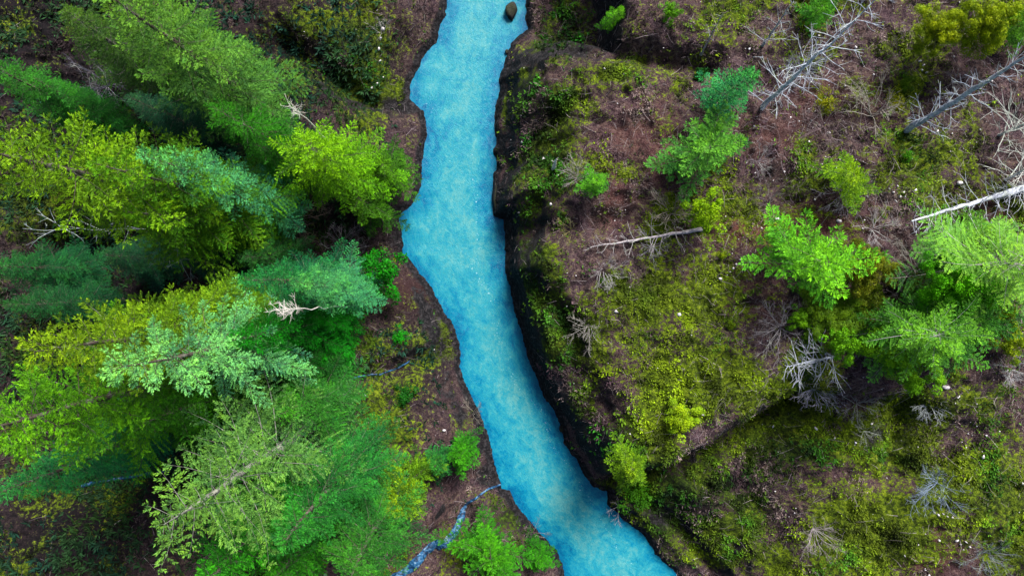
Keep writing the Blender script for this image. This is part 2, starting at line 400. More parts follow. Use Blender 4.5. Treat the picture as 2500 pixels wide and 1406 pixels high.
HUMUS_SHADE = [(720,110,320,210,.95),(300,300,600,420,1.),(300,900,480,560,1.),(760,130,160,160,.7),(900,570,120,80,.8),(860,900,140,80,.5),(680,90,200,170,.75),(60,60,260,200,1.),(820,330,140,120,.6),(330,600,420,620,1.),(120,100,300,260,.9),(600,250,260,260,.8),(760,560,170,110,.8),(200,1300,340,190,1.),(1000,840,150,270,.75),(1080,1150,90,120,.5),(1400,60,110,110,.8),(1640,1330,120,80,.6)]  # dark forest humus, with shade under trees and in the ravine painted in
CHIP = [(2100,430,420,260,.9),(2300,700,300,200,.6),(2250,1050,260,120,.8),(2300,1310,140,70,1.),(930,110,40,130,.7),(1800,620,120,80,.6),(1950,480,180,90,.6)]
sd_v = poly_sd(xs, ys, RIVER)
wx = xs + 1.6 * fbm(xs, ys, 5, 3, 71); wy = ys + 1.6 * fbm(xs, ys, 5, 3, 72)
moss = np.clip(blobs(wx, wy, MOSS) * .70 + np.where(poly_sd(xs, ys, SE) < 0, .25, .22) + .70 * fbm(xs, ys, 5.5, 4, 73) + .3 * fbm(xs, ys, 1.7, 3, 78), 0, 1)
green = np.clip(blobs(wx, wy, GREEN) + .7 * fbm(xs, ys, 4, 3, 74), 0, 1)
red = np.clip(blobs(wx, wy, RED) + .18 * fbm(xs, ys, 4, 3, 75), 0, 1)
rock = np.clip(np.maximum(blobs(wx, wy, ROCK), 1.05 - sd_v / 1.5) + .15 * fbm(xs, ys, 2, 3, 76), 0, 1)
gyz, gxz = np.gradient(ZG, gy, gx); slope = np.hypot(gxz, gyz).ravel()
rock = np.clip(rock + np.clip((slope - .95) * .5, 0, .6) * (sd_v < 14), 0, 1)
chips = np.clip(blobs(wx, wy, CHIP) * 1.1, 0, 1)
humus_shade = np.clip(blobs(wx, wy, HUMUS_SHADE) + np.where((poly_sd(xs, ys, SE) < 0) | (xs > 30), np.clip(1.5 * fbm(xs, ys, 4.5, 4, 79) - .22, 0, .8), 0), 0, 1)
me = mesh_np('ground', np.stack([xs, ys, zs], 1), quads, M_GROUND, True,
             dict(moss=moss, green=green, red=red, rock=rock, chips=chips, humus_shade=humus_shade))
tag(obj('ground', me), kind='structure')

# ------------------------------------------------------------------ river water and side streams
wgx = axis(-20, 32, .4, 300, 1.3); wgy = axis(-46, 46, .4, 1000, 1.3)
A, B = np.meshgrid(wgx, wgy); ax_, ay_ = A.ravel(), B.ravel()
wsd = poly_sd(ax_, ay_, RIVER)
md, ma, ms_ = pl_dist(ax_, ay_, MID)
nx2, ny2 = len(wgx), len(wgy)
i2 = (np.arange(ny2 - 1)[:, None] * nx2 + np.arange(nx2 - 1)[None, :]).ravel()
q2 = np.stack([i2, i2 + 1, i2 + 1 + nx2, i2 + nx2], 1)
keep = (wsd[q2].min(1) < 1.6); q2 = q2[keep]
used, inv = np.unique(q2.ravel(), return_inverse=True); q2 = inv.reshape(-1, 4)
ax_, ay_, wsd, md, ma, ms_ = [a[used] for a in (ax_, ay_, wsd, md, ma, ms_)]
FOAM = W([(1150,380),(1160,470),(1165,570),(1172,625),(1150,650),(1205,740),(1220,830),(1240,890),(1262,950),(1330,1010),(1340,1080),(1390,1140),(1440,1220),(1480,1290),(1530,1370),(1560,1420)])
FOAM2 = W([(1030,250),(1060,262),(1050,275)]); FOAM3 = W([(1080,180),(1120,300),(1140,420)])
f1, _, _ = pl_dist(ax_, ay_, FOAM); f2, _, _ = pl_dist(ax_, ay_, FOAM2); f3, _, _ = pl_dist(ax_, ay_, FOAM3)
foam = np.clip(np.maximum(np.exp(-(f1 / 1.0) ** 2), np.maximum(1.1 * np.exp(-(f2 / .5) ** 2), .7 * np.exp(-(f3 / 2.0) ** 2))), 0, 1.2)
wz = 0.05 * fbm(ax_, ay_, 1.5, 3, 81)
me = mesh_np('river', np.stack([ax_, ay_, wz], 1), q2, M_WATER, True,
             dict(edge=np.clip(-wsd / 3.2, 0, 1), flow_u=ma, flow_v=md * ms_, foam=foam))
tag(obj('river', me), kind='structure')

def stream(name, pts, width, lift=.22, thin=1.0):
    P = [ground_at(a, b) for a, b in pts]
    P = np.array(P); t = np.arange(len(P)); tt = np.linspace(0, len(P) - 1, (len(P) - 1) * 14)
    cx_ = np.interp(tt, t, P[:, 0]); cy_ = np.interp(tt, t, P[:, 1])
    cx_ += .35 * fbm(tt, tt * 0, 1.3, 3, 5); cy_ += .35 * fbm(tt, tt * 0, 1.3, 3, 9)
    tx = np.gradient(cx_); ty = np.gradient(cy_); ln = np.hypot(tx, ty) + 1e-9
    nxx, nyy = -ty / ln, tx / ln
    wd = width * np.interp(tt, [0, 3, 5, len(P)], [thin, thin, 1, 1]) * (.75 + .9 * np.abs(fbm(tt, tt * 0 + 3, 1.1, 3, 2)))
    K = 5; V = []
    for k in range(K):
        o = (k / (K - 1) - .5); vx, vy = cx_ + nxx * wd * o, cy_ + nyy * wd * o
        V.append(np.stack([vx, vy], 1))
    V = np.array(V)
    zt = np.array([terrain(v[:, 0], v[:, 1]) for v in V])
    zc = zt.max(0) + lift * .4; zc = np.convolve(np.pad(zc, 3, 'edge'), np.ones(7) / 7, 'valid') + .1
    Z = zc[None, :] + np.array([-.22, .0, .05, 0, -.22])[:, None]
    n = len(tt); verts = np.concatenate([np.concatenate([V[k], Z[k][:, None]], 1) for k in range(K)])
    f = [(k * n + i, k * n + i + 1, (k + 1) * n + i + 1, (k + 1) * n + i) for k in range(K - 1) for i in range(n - 1)]
    tag(obj(name, mesh_np(name, verts, f, M_STREAM, True)), kind='structure')
stream('side_stream', [(1222,1182),(1195,1192),(1165,1212),(1140,1230),(1126,1258),(1108,1298),(1088,1326),(1066,1324),(1040,1346),(1020,1366),(1000,1386),(960,1412),(900,1445),(820,1480),(720,1500),(600,1540)], 1.15, thin=.3)
stream('rill', [(1000,880),(965,902),(930,912),(895,918),(850,926)], .28, .1)
stream('forest_brook', [(420,1146),(380,1152),(330,1160),(270,1172),(200,1184)], .4)

# ------------------------------------------------------------------ mesh builders
def tube_mesh(paths):
    """paths: list of (points Nx3, radii N, sides) -> verts, quads"""
    VV, FF, off = [], [], 0
    for P, R, S in paths:
        P = np.asarray(P, float); R = np.asarray(R, float); n = len(P)
        T = np.gradient(P, axis=0); T /= np.linalg.norm(T, axis=1)[:, None] + 1e-9
        ref = np.array([0, 0, 1.]) if abs(T[0, 2]) < .8 else np.array([1., 0, 0])
        U = np.cross(T, ref); U /= np.linalg.norm(U, axis=1)[:, None] + 1e-9; V = np.cross(T, U)
        a = np.arange(S) * 2 * math.pi / S
        ring = P[:, None, :] + R[:, None, None] * (np.cos(a)[None, :, None] * U[:, None, :] + np.sin(a)[None, :, None] * V[:, None, :])
        VV.append(ring.reshape(-1, 3))
        i = np.arange(n - 1)[:, None] * S; k = np.arange(S)[None, :]; k2 = (k + 1) % S
        FF.append(np.stack([i + k, i + k2, i + k2 + S, i + k + S], 2).reshape(-1, 4) + off); off += n * S
    return np.concatenate(VV), np.concatenate(FF)

def norm(a): return a / (np.linalg.norm(a, axis=-1, keepdims=True) + 1e-9)

def blades(rng, base, d, ln, wd, nrm, tint):
    """rhombus sprays"""
    side = norm(np.cross(d, nrm)) * wd[:, None]
    m = base + d * (ln * .45)[:, None]; tip = base + d * ln[:, None]
    v = np.stack([base, m + side, tip, m - side], 1).reshape(-1, 3)
    f = np.arange(len(base) * 4).reshape(-1, 4)
    return v, f, np.repeat(tint, 4)

def conifer(seed, H, R, zb, nb, droop=.25, up=.12, bstep=.24, blr=.42, slen=.34, sw=.06, sstep_=.11, prof=.8, irr=.25, rise=.1, bang=55, vj=.15, gap=.0, bare=0.0):
    rng = np.random.default_rng(seed)
    P0, D, LN, TB = [], [], [], []; wood = []
    tz = (np.arange(nb) + rng.random(nb)) / nb
    for i in range(nb):
        t = tz[i]; z = zb * H + (1 - zb) * H * t * .985
        az = i * 2.39996 + rng.normal() * .35
        pr = (1 - t) ** prof * min(1, .55 + 2.2 * t) + .05
        le = R * pr * (1 + irr * math.sin(az * 2 + seed) * .6 + irr * rng.normal() * .8)
        if rng.random() < .10: le *= 1.25
        if rng.random() < gap: le *= .45
        le = max(le, .25)
        u = np.array([math.cos(az), math.sin(az), 0]); w = np.array([-u[1], u[0], 0])
        s = np.linspace(0, 1, 9); bend = rng.normal() * .12
        ri = rise + .55 * t ** 2
        zo = le * (ri * s - droop * (1.2 - t) * s ** 1.7 + up * s ** 4)
        C = u * (le * s)[:, None] + w * (le * bend * s ** 2)[:, None]; C[:, 2] = z + zo
        wood.append((C[::2], np.linspace(.012 + le * .006, .004, 5), 3))
        nbl = max(3, int(le / bstep))
        sv = bare * rng.random() + (.18 + (1 - .18) * (np.arange(nbl) + rng.random(nbl)) / nbl) * (1 - bare * .3)
        sv = np.clip(sv, 0, 1)
        pos = np.stack([np.interp(sv, s, C[:, k]) for k in range(3)], 1)
        T = np.gradient(C, axis=0); T = norm(np.stack([np.interp(sv, s, T[:, k]) for k in range(3)], 1))
        S = norm(np.cross(T, np.array([0, 0, 1.])))
        sg = np.where(np.arange(nbl) % 2 == 0, 1, -1)[:, None]
        a = np.radians(bang + rng.normal(0, 10, nbl))[:, None]
        d = np.cos(a) * T + np.sin(a) * S * sg + np.array([0, 0, 1.]) * rng.normal(0, vj, nbl)[:, None]
        ln = (blr * le * (1 - sv) ** .75 * (.7 + .6 * rng.random(nbl)) + .28 * (.7 + .6 * rng.random(nbl)))
        tb = np.clip(.45 + .34 * rng.normal() + .18 * rng.normal(0, 1, nbl), 0, 1)
        P0.append(pos); D.append(norm(d)); LN.append(ln); TB.append(tb)
        P0.append(C[-1:] - T[-1:] * .15); D.append(norm(C[-1:] - C[-2:-1])); LN.append(np.array([.4])); TB.append(tb[-1:])
    P0.append(np.array([[0, 0, H * .975]])); D.append(np.array([[0, 0, 1.]])); LN.append(np.array([.6])); TB.append(np.array([.6]))
    P0, D, LN, TB = map(np.concatenate, (P0, D, LN, TB))
    k = np.maximum(3, np.ceil(LN / sstep_)).astype(int)
    idx = np.repeat(np.arange(len(k)), k); st = np.concatenate([[0], np.cumsum(k)[:-1]])
    q = (np.arange(len(idx)) - st[idx] + rng.random(len(idx))) / k[idx]
    d = D[idx]; S = norm(np.cross(d, np.array([0, 0, 1.]) + rng.normal(0, .05, (len(idx), 3))))
    base = P0[idx] + d * (LN[idx] * q)[:, None]; base[:, 2] -= .12 * LN[idx] * q ** 2
    sg = np.where((np.arange(len(idx)) % 2) == 0, 1, -1)[:, None]
    spread = (.75 * (1 - .55 * q))[:, None] * (.6 + .7 * rng.random((len(idx), 1)))
    sd = norm(d * .8 + S * sg * spread + np.array([0, 0, 1.]) * rng.normal(.10, .28, (len(idx), 1)))
    nr = norm(np.array([0, 0, 1.]) + rng.normal(0, .55, (len(idx), 3)))
    ln = slen * (.65 + .7 * rng.random(len(idx))) * (1 - .3 * q)
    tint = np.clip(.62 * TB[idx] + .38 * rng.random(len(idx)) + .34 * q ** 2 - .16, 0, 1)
    fol = blades(rng, base, sd, ln, sw * (.7 + .6 * rng.random(len(idx))), nr, tint)
    zt = np.linspace(0, H * .985, 14)
    tr = tube_mesh([(np.stack([.05 * np.sin(zt * .5 + seed), .05 * np.cos(zt * .4), zt], 1), np.maximum(H * .0125 * (1 - zt / H) ** .85, .02) + np.where(zt == 0, .12, 0), 8)])
    return dict(H=H, R=R, fol=fol, trunk=tr, wood=tube_mesh(wood))

def leafy(seed, H, R, ncl, nleaf, cr=.55, ls=.22, zc=.62, flat=.6, spread=.42):
    rng = np.random.default_rng(seed)
    v = norm(rng.normal(size=(ncl, 3))); v[:, 2] = np.abs(v[:, 2]) * np.where(rng.random(ncl) < .8, 1, -1)
    rad = rng.random(ncl) ** spread
    lob = 1 + .28 * np.sin(np.arctan2(v[:, 1], v[:, 0]) * 3 + seed) + .18 * np.sin(np.arctan2(v[:, 1], v[:, 0]) * 5 + seed * 2)
    C = v * rad[:, None] * np.array([R, R, H * (1 - zc)])[None, :]
    C[:, :2] *= lob[:, None]; C[:, 2] += H * zc - .12 * H * (np.hypot(C[:, 0], C[:, 1]) / R) ** 2
    tb = np.clip(.48 + .22 * rng.normal(size=ncl), 0, 1)
    idx = np.repeat(np.arange(ncl), nleaf); n = len(idx)
    un = norm(rng.normal(size=(n, 3))); un[:, 2] = np.where(rng.random(n) < .75, np.abs(un[:, 2]), un[:, 2])
    cs = cr * (.55 + .75 * rng.random(ncl)); lump = 1 + .3 * np.sin(un[:, 0] * 5 + idx) * np.cos(un[:, 1] * 5 + idx * 1.7)
    base = C[idx] + un * (cs[idx] * lump * (.55 + .45 * rng.random(n) ** .5))[:, None] * np.array([1, 1, flat + .2])
    out = norm(np.cross(un, rng.normal(size=(n, 3))) + un * .45 + np.array([0, 0, -.15]))
    nr = norm(un + rng.normal(0, .35, (n, 3)))
    ln = ls * (.6 + .8 * rng.random(n))
    fol = blades(rng, base, out, ln, ln * .33, nr, np.clip(.65 * tb[idx] + .35 * rng.random(n), 0, 1))
    wood = []
    for c in C[rng.permutation(ncl)[:max(8, ncl // 3)]]:
        s = np.linspace(0, 1, 5)[:, None]; st = np.array([0, 0, H * (.15 + .4 * rng.random())])
        p = st + (c - st) * s; p[:, 2] += .1 * H * np.sin(s[:, 0] * math.pi) * rng.random()
        p[1:-1] += rng.normal(0, .04 * R, (3, 3))
        wood.append((p, np.linspace(.05, .012, 5) * max(.5, R / 3), 3))
    zt = np.linspace(0, H * .72, 7)
    tr = tube_mesh([(np.stack([.06 * np.sin(zt), .06 * np.cos(zt * 1.3), zt], 1), np.linspace(H * .018 + .02, .02, 7), 7)])
    return dict(H=H, R=R, fol=fol, trunk=tr, wood=tube_mesh(wood))

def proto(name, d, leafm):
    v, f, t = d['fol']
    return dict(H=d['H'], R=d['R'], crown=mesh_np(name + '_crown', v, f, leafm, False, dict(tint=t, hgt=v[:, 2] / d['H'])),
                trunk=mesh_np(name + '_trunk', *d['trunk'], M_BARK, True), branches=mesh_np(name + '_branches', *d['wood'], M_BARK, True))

PR = {}
PR['fir'] = proto('fir', conifer(1, 36, 4.2, .14, 210, slen=.23, sw=.030, bstep=.21, sstep_=.044, prof=.62, vj=.25, gap=.14), M_NEEDLE)
PR['fir2'] = proto('fir_b', conifer(2, 36, 4.2, .12, 200, slen=.23, sw=.030, bstep=.21, sstep_=.044, droop=.35, irr=.4, prof=.7, vj=.25, gap=.12), M_NEEDLE)
PR['spruce'] = proto('spruce', conifer(3, 32, 3.8, .12, 230, slen=.20, sw=.026, bstep=.18, sstep_=.045, droop=.3, blr=.34, prof=.75, irr=.22), M_NEEDLE)
PR['hemlock'] = proto('hemlock', conifer(4, 32, 4.4, .12, 150, slen=.21, sw=.028, bstep=.16, sstep_=.045, droop=.42, up=-.05, blr=.26, bang=48, prof=.66, irr=.35), M_NEEDLE)
PR['open'] = proto('open_fir', conifer(5, 38, 4.6, .15, 140, slen=.23, sw=.032, bstep=.24, sstep_=.05, droop=.2, up=.2, prof=.55, irr=.4, gap=.12, bare=.12), M_NEEDLE)
PR['young'] = proto('young_fir', conifer(6, 10, 2.3, .05, 84, slen=.26, sw=.034, bstep=.17, sstep_=.05, droop=.25, prof=.8, blr=.34, irr=.4), M_NEEDLE)
PR['young2'] = proto('young_fir_b', conifer(7, 10, 2.6, .06, 70, slen=.28, sw=.036, bstep=.17, sstep_=.05, droop=.15, prof=.55, irr=.7, blr=.30, gap=.15), M_NEEDLE)
PR['cedar'] = proto('cedar', conifer(8, 16, 4.4, .06, 150, slen=.22, sw=.032, bstep=.17, sstep_=.048, droop=.38, up=.0, blr=.30, prof=.45, irr=.35, rise=.2, vj=.2), M_NEEDLE)
PR['leafy'] = proto('broadleaf', leafy(11, 9, 3.4, 130, 280, .62, .135, spread=.34), M_LEAF)
PR['sapling'] = proto('sapling', leafy(14, 5, 1.9, 46, 110, .46, .16, .55, .6, .3), M_LEAF)
PR['bush'] = proto('bush', leafy(12, 1.6, 1.2, 30, 60, .34, .15, .45), M_LEAF)
PR['bush2'] = proto('bush_b', leafy(13, 2.2, 1.4, 30, 60, .36, .15, .5), M_LEAF)

# foliage colours: albedo
C_ = dict(lime=srgb(150,178,16,.46), yellow=srgb(138,150,38,.42), ygreen=srgb(104,148,34,.42), green=srgb(58,140,42,.42), bgreen=srgb(62,140,98,.42), mint=srgb(120,186,138,.44),
          dark=srgb(34,92,44,.40), teal=srgb(34,82,72,.36), olive=srgb(120,126,40,.36), pale=srgb(128,190,96,.46), leaf=srgb(78,160,40,.44), dull=srgb(82,116,66,.36), bright=srgb(90,190,50,.42), grass=srgb(72,150,36,.40))

def place(o, base, tip, h, seed):
    x, y, z = base
    tx, ty = px(tip[0], tip[1], z + h)
    v = Vector((tx - x, ty - y, h)); 
    q = Vector((0, 0, 1)).rotation_difference(v.normalized())
    o.rotation_mode = 'QUATERNION'
    o.rotation_quaternion = q @ Quaternion((0, 0, 1), random.Random(seed).random() * 6.283)
    return v.length

TREES = []
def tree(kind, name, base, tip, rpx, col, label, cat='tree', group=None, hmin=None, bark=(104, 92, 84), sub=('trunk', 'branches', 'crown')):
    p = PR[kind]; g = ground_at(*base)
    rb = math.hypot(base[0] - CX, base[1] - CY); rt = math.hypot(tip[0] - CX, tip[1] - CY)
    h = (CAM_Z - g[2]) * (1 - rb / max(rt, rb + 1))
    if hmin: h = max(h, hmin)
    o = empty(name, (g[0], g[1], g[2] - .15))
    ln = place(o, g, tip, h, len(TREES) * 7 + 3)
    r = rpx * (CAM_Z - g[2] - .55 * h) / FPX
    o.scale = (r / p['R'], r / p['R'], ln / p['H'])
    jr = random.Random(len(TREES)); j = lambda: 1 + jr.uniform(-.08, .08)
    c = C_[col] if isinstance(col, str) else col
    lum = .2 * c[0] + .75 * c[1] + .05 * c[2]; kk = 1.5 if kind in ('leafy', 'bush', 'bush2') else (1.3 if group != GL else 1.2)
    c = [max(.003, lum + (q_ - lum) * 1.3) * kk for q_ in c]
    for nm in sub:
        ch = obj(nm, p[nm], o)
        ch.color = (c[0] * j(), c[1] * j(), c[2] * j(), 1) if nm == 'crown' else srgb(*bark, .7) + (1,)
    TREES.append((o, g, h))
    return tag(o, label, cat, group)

#TREES_BEGIN
GL = 'tall conifers of the left bank forest'
def T(k_, n_, b_, t_, r_, *a, **k): return tree(k_, n_, b_, t_, r_ * (1.06 if 'group' not in k else 1.0), *a, group=k.pop('group', GL), **k)
# --- left bank, middle
T('fir', 'fir_tree', (640,535), (-200,325), 158, (0.084,0.150,0.022), 'huge yellow-green fir whose crown runs off the left edge above the middle', hmin=20)
T('fir2', 'fir_tree', (700,520), (215,395), 100, 'ygreen', 'mid green fir between the huge yellow-green fir and the frosty blue-green spruce')
T('spruce', 'spruce_tree', (715,512), (340,374), 98, (0.070,0.190,0.125), 'frosty blue-green spruce pointing left beside the lime-yellow tree')
T('fir2', 'fir_tree', (690,560), (300,515), 92, (0.060,0.135,0.016), 'grass green fir leaning under the lower edge of the huge yellow-green fir')
T('cedar', 'lime_tree', (868,445), (752,348), 98, (0.125,0.250,0.002), 'bright lime-yellow bushy tree on the left bank beside the river')
T('young', 'fir_tree', (965,430), (930,400), 58, (0.040,0.092,0.016), 'mid green conifer half behind the lime-yellow tree, next to the river')
T('young2', 'fir_tree', (915,510), (870,480), 56, (0.034,0.080,0.014), 'dark green conifer at the lower foot of the lime-yellow tree')
# --- left bank, lower middle
T('fir', 'fir_tree', (670,780), (60,862), 140, (0.090,0.150,0.016), 'largest yellow-green fir left of centre with bare white twigs near its tip')
T('fir2', 'fir_tree', (690,775), (330,800), 86, (0.082,0.140,0.014), 'olive-tipped fir growing against the right side of the largest yellow-green fir')
T('hemlock', 'hemlock_tree', (745,805), (250,908), 122, (0.120,0.270,0.150), 'pale mint green hemlock pointing left across the yellow-green firs')
T('spruce', 'hemlock_tree', (790,790), (560,830), 84, 'green', 'fresh green conifer right behind the pale mint green hemlock')
T('fir2', 'fir_tree', (560,890), (-140,1075), 150, (0.078,0.175,0.010), 'deep yellow-green fir filling the left edge below the largest fir')
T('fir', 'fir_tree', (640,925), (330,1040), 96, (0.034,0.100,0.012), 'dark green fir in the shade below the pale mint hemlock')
T('spruce', 'spruce_tree', (850,690), (590,682), 78, (0.026,0.100,0.048), 'dark blue-green spruce above the white dead fan tree')
T('spruce', 'spruce_tree', (880,712), (722,690), 80, (0.066,0.180,0.100), 'blue-green spruce with frosted tips just right of the white dead fan tree')
T('sapling', 'broadleaf_tree', (945,672), (905,664), 58, 'grass', 'round yellow-green tree at the river bend on the left bank', hmin=8)
T('spruce', 'spruce_tree', (850,770), (770,775), 60, 'green', 'small green conifer between the brown bank and the frosted blue-green spruce')
T('young', 'fir_tree', (825,858), (780,875), 56, 'grass', 'yellow-green young fir at the left end of the thin white rill')
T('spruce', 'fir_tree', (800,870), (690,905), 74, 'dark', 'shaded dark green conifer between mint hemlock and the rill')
# --- left bank, bottom
T('open', 'open_fir_tree', (800,1015), (385,1292), 158, (0.066,0.128,0.052), 'open fir with white bare trunk tip pointing to the lower left corner', bark=(160,160,150))
T('fir2', 'fir_tree', (835,945), (690,1010), 96, (0.034,0.105,0.030), 'dense green fir behind the root end of the white-tipped open fir')
T('hemlock', 'hemlock_tree', (890,1085), (690,1325), 128, (0.030,0.105,0.034), 'vivid green hemlock with long drooping fronds right of the white-tipped fir')
T('hemlock', 'hemlock_tree', (960,1190), (840,1440), 104, (0.036,0.115,0.034), 'vivid green feathery hemlock cut by the bottom edge left of the side stream')
T('young', 'young_fir_tree', (1000,1160), (955,1245), 74, (0.090,0.145,0.010), 'yellow-green conifer on the left bank above the upper end of the side stream')
T('fir', 'fir_tree', (770,1100), (470,1470), 118, (0.030,0.110,0.024), 'green fir cut by the bottom edge beneath the white-tipped open fir')
T('spruce', 'spruce_tree', (430,1035), (-30,1215), 92, (0.036,0.130,0.060), 'blue-green spruce at the left edge above the brown forest clearing')
T('hemlock', 'hemlock_tree', (850,1200), (640,1450), 92, (0.034,0.120,0.026), 'small green hemlock cut by the bottom edge between two larger hemlocks')
# --- left bank, top
T('fir', 'fir_tree', (670,285), (250,-25), 142, (0.055,0.112,0.036), 'large green fir crossing the top left of the forest')
T('fir2', 'fir_tree', (560,210), (330,40), 96, (0.052,0.112,0.030), 'bright green fir just below the large fir crossing the top left')
T('fir2', 'fir_tree', (430,215), (150,20), 84, 'dull', 'dull greyish green fir at the upper left with thin foliage', bark=(120, 110, 110))
T('hemlock', 'fir_tree', (745,390), (520,262), 88, (0.026,0.090,0.018), 'dark green fir between the large top fir and the lime-yellow tree')
T('spruce', 'fir_tree', (760,430), (620,350), 66, (0.022,0.075,0.018), 'shaded green fir left of the lime-yellow tree')
T('fir', 'fir_tree', (300,330), (-30,155), 76, (0.034,0.105,0.030), 'dark green fir tip at the left edge above the huge yellow-green fir')
T('spruce', 'spruce_tree', (330,345), (75,185), 60, (0.030,0.100,0.030), 'narrow green conifer beside the fir tip at the left edge')
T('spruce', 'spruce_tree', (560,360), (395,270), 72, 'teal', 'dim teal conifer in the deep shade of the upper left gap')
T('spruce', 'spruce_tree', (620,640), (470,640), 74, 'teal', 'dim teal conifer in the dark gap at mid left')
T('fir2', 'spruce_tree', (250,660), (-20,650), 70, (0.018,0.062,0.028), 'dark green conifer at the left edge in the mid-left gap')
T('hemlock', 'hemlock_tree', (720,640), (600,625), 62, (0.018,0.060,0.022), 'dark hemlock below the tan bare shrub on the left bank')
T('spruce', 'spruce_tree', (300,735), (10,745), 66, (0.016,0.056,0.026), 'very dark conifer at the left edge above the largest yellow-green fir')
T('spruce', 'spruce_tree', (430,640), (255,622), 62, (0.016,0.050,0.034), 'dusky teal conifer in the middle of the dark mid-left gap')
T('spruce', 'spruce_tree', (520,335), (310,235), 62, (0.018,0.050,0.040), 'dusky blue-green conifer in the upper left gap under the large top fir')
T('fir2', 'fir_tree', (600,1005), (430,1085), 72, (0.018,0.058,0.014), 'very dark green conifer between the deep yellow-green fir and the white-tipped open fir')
# --- left bank, beside the river
GS = 'small conifers by the river'
T('young', 'young_fir_tree', (1127,1095), (1122,1120), 46, (0.040,0.135,0.014), 'small vivid green conifer on the left bank above the side stream mouth', group=GS, hmin=6)
T('young', 'young_fir_tree', (1075,1118), (1060,1140), 38, (0.030,0.095,0.034), 'small dark green conifer left of the vivid one above the stream mouth', group=GS, hmin=5)
T('young2', 'young_fir_tree', (1205,1325), (1198,1368), 78, (0.042,0.125,0.012), 'bushy green fir at the bottom edge between side stream and river', group=GS, hmin=8)
T('young', 'young_fir_tree', (1312,1345), (1315,1378), 40, (0.034,0.110,0.012), 'narrow green fir at the bottom edge close to the river', group=GS, hmin=6)
T('bush', 'green_shrub', (988,965), (986,968), 30, 'dark', 'dark green fern-like shrub on the brown left bank below the rill', 'shrub', group='green shrubs', hmin=1.6)
T('bush2', 'green_shrub', (978,822), (976,824), 22, 'grass', 'small green shrub on the brown left bank above the rill', 'shrub', group='green shrubs', hmin=1.4)
# --- right bank
GR = 'trees scattered on the right slope'
R = lambda *a, **k: tree(*a, group=GR, **k)
R('young', 'young_fir_tree', (1736,254), (1846,176), 56, (0.046,0.160,0.072), 'blue-green conifer leaning to the upper right above the star-shaped pine')
R('young2', 'pine_tree', (1718,376), (1740,356), 84, (0.078,0.175,0.055), 'star-shaped green pine with wide irregular branches, upper right slope', hmin=9)
R('bush', 'round_shrub', (1708,191), (1710,190), 26, 'dark', 'small round dark green shrub just left of the leaning blue-green conifer', cat='shrub', hmin=1.8)
R('young', 'young_fir_tree', (1492,62), (1518,20), 27, (0.070,0.165,0.014), 'narrow bright green conifer at the top beside the dark ravine')
R('sapling', 'young_tree', (1634,32), (1640,26), 25, (0.066,0.160,0.016), 'small bright green tree right of the narrow conifer at the top', hmin=4)
R('young', 'young_fir_tree', (1446,446), (1458,440), 34, (0.070,0.165,0.040), 'small green fir beside grey twigs on the upper bluff', hmin=5)
R('sapling', 'young_tree', (1718,520), (1730,515), 48, (0.125,0.220,0.012), 'lime green young tree at the right end of the fallen grey log', hmin=7)
R('young2', 'young_tree', (2066,436), (2090,426), 52, (0.120,0.180,0.014), 'yellow-lime young tree rising from grey bare branches on the right slope', hmin=7)
R('young2', 'pale_tree', (1945,648), (2030,642), 98, 'pale', 'pale mint-lime tree in the middle of the right slope', hmin=12)
R('leafy', 'olive_tree', (2085,655), (2120,652), 66, 'olive', 'thin olive tree touching the right side of the pale mint-lime tree', hmin=7)
R('leafy', 'broadleaf_tree', (2310,695), (2350,704), 84, (0.070,0.195,0.014), 'vivid green broadleaf tree left of the right edge', hmin=13)
R('open', 'open_fir_tree', (2290,652), (2560,632), 140, (0.105,0.185,0.062), 'pale green open fir with bare white twigs cut by the right edge', bark=(190,188,182))
R('cedar', 'fir_tree', (2370,640), (2440,625), 105, (0.100,0.190,0.050), 'light green conifer above the vivid broadleaf tree at the right edge', bark=(205,202,196), hmin=11)
R('sapling', 'yellow_bush', (2255,695), (2262,694), 36, 'yellow', 'small yellow-green bush at the left foot of the vivid broadleaf tree', cat='bush', hmin=3)
R('cedar', 'grey_green_tree', (2210,800), (2300,818), 118, (0.085,0.200,0.055), 'wide blue-green tree with grey twigs at lower right', bark=(200,200,198), hmin=13)
R('leafy', 'broadleaf_tree', (2215,858), (2240,870), 88, (0.095,0.190,0.012), 'bright green tree forming the lower rim of the wide blue-green tree', hmin=8)
R('young2', 'young_tree', (2350,790), (2400,792), 72, (0.044,0.115,0.034), 'green conifer on the right end of the wide blue-green tree', hmin=8)
R('sapling', 'young_tree', (2052,838), (2066,842), 42, (0.075,0.165,0.034), 'small green tree at the tip of the pale dead tree', hmin=7)
R('leafy', 'olive_bush', (2020,772), (2030,774), 74, (0.050,0.085,0.006), 'wide mustard-olive bush below the pale mint-lime tree', cat='bush', hmin=4)
R('sapling', 'olive_bush', (2110,745), (2122,747), 56, (0.060,0.080,0.020), 'thin dull olive bush between pale tree and vivid broadleaf tree', cat='bush', hmin=4)
R('sapling', 'young_tree', (1948,778), (1955,779), 28, (0.075,0.150,0.010), 'little bright green tree at the left end of the mustard-olive bush', hmin=3)
R('leafy', 'olive_tree', (2275,88), (2305,62), 56, (0.120,0.165,0.012), 'olive-yellow tree at the top right, left one of the pair', hmin=8)
R('leafy', 'olive_tree', (2385,75), (2420,48), 66, (0.110,0.155,0.016), 'olive-yellow tree at the top right, larger right one of the pair', hmin=9)
R('young', 'young_fir_tree', (2462,75), (2510,48), 50, (0.050,0.110,0.014), 'green conifer cut by the right edge in the top corner', hmin=8)
R('young', 'young_fir_tree', (1992,32), (2012,12), 40, (0.050,0.125,0.030), 'green conifer cut by the top edge behind the long pale snag', hmin=6)
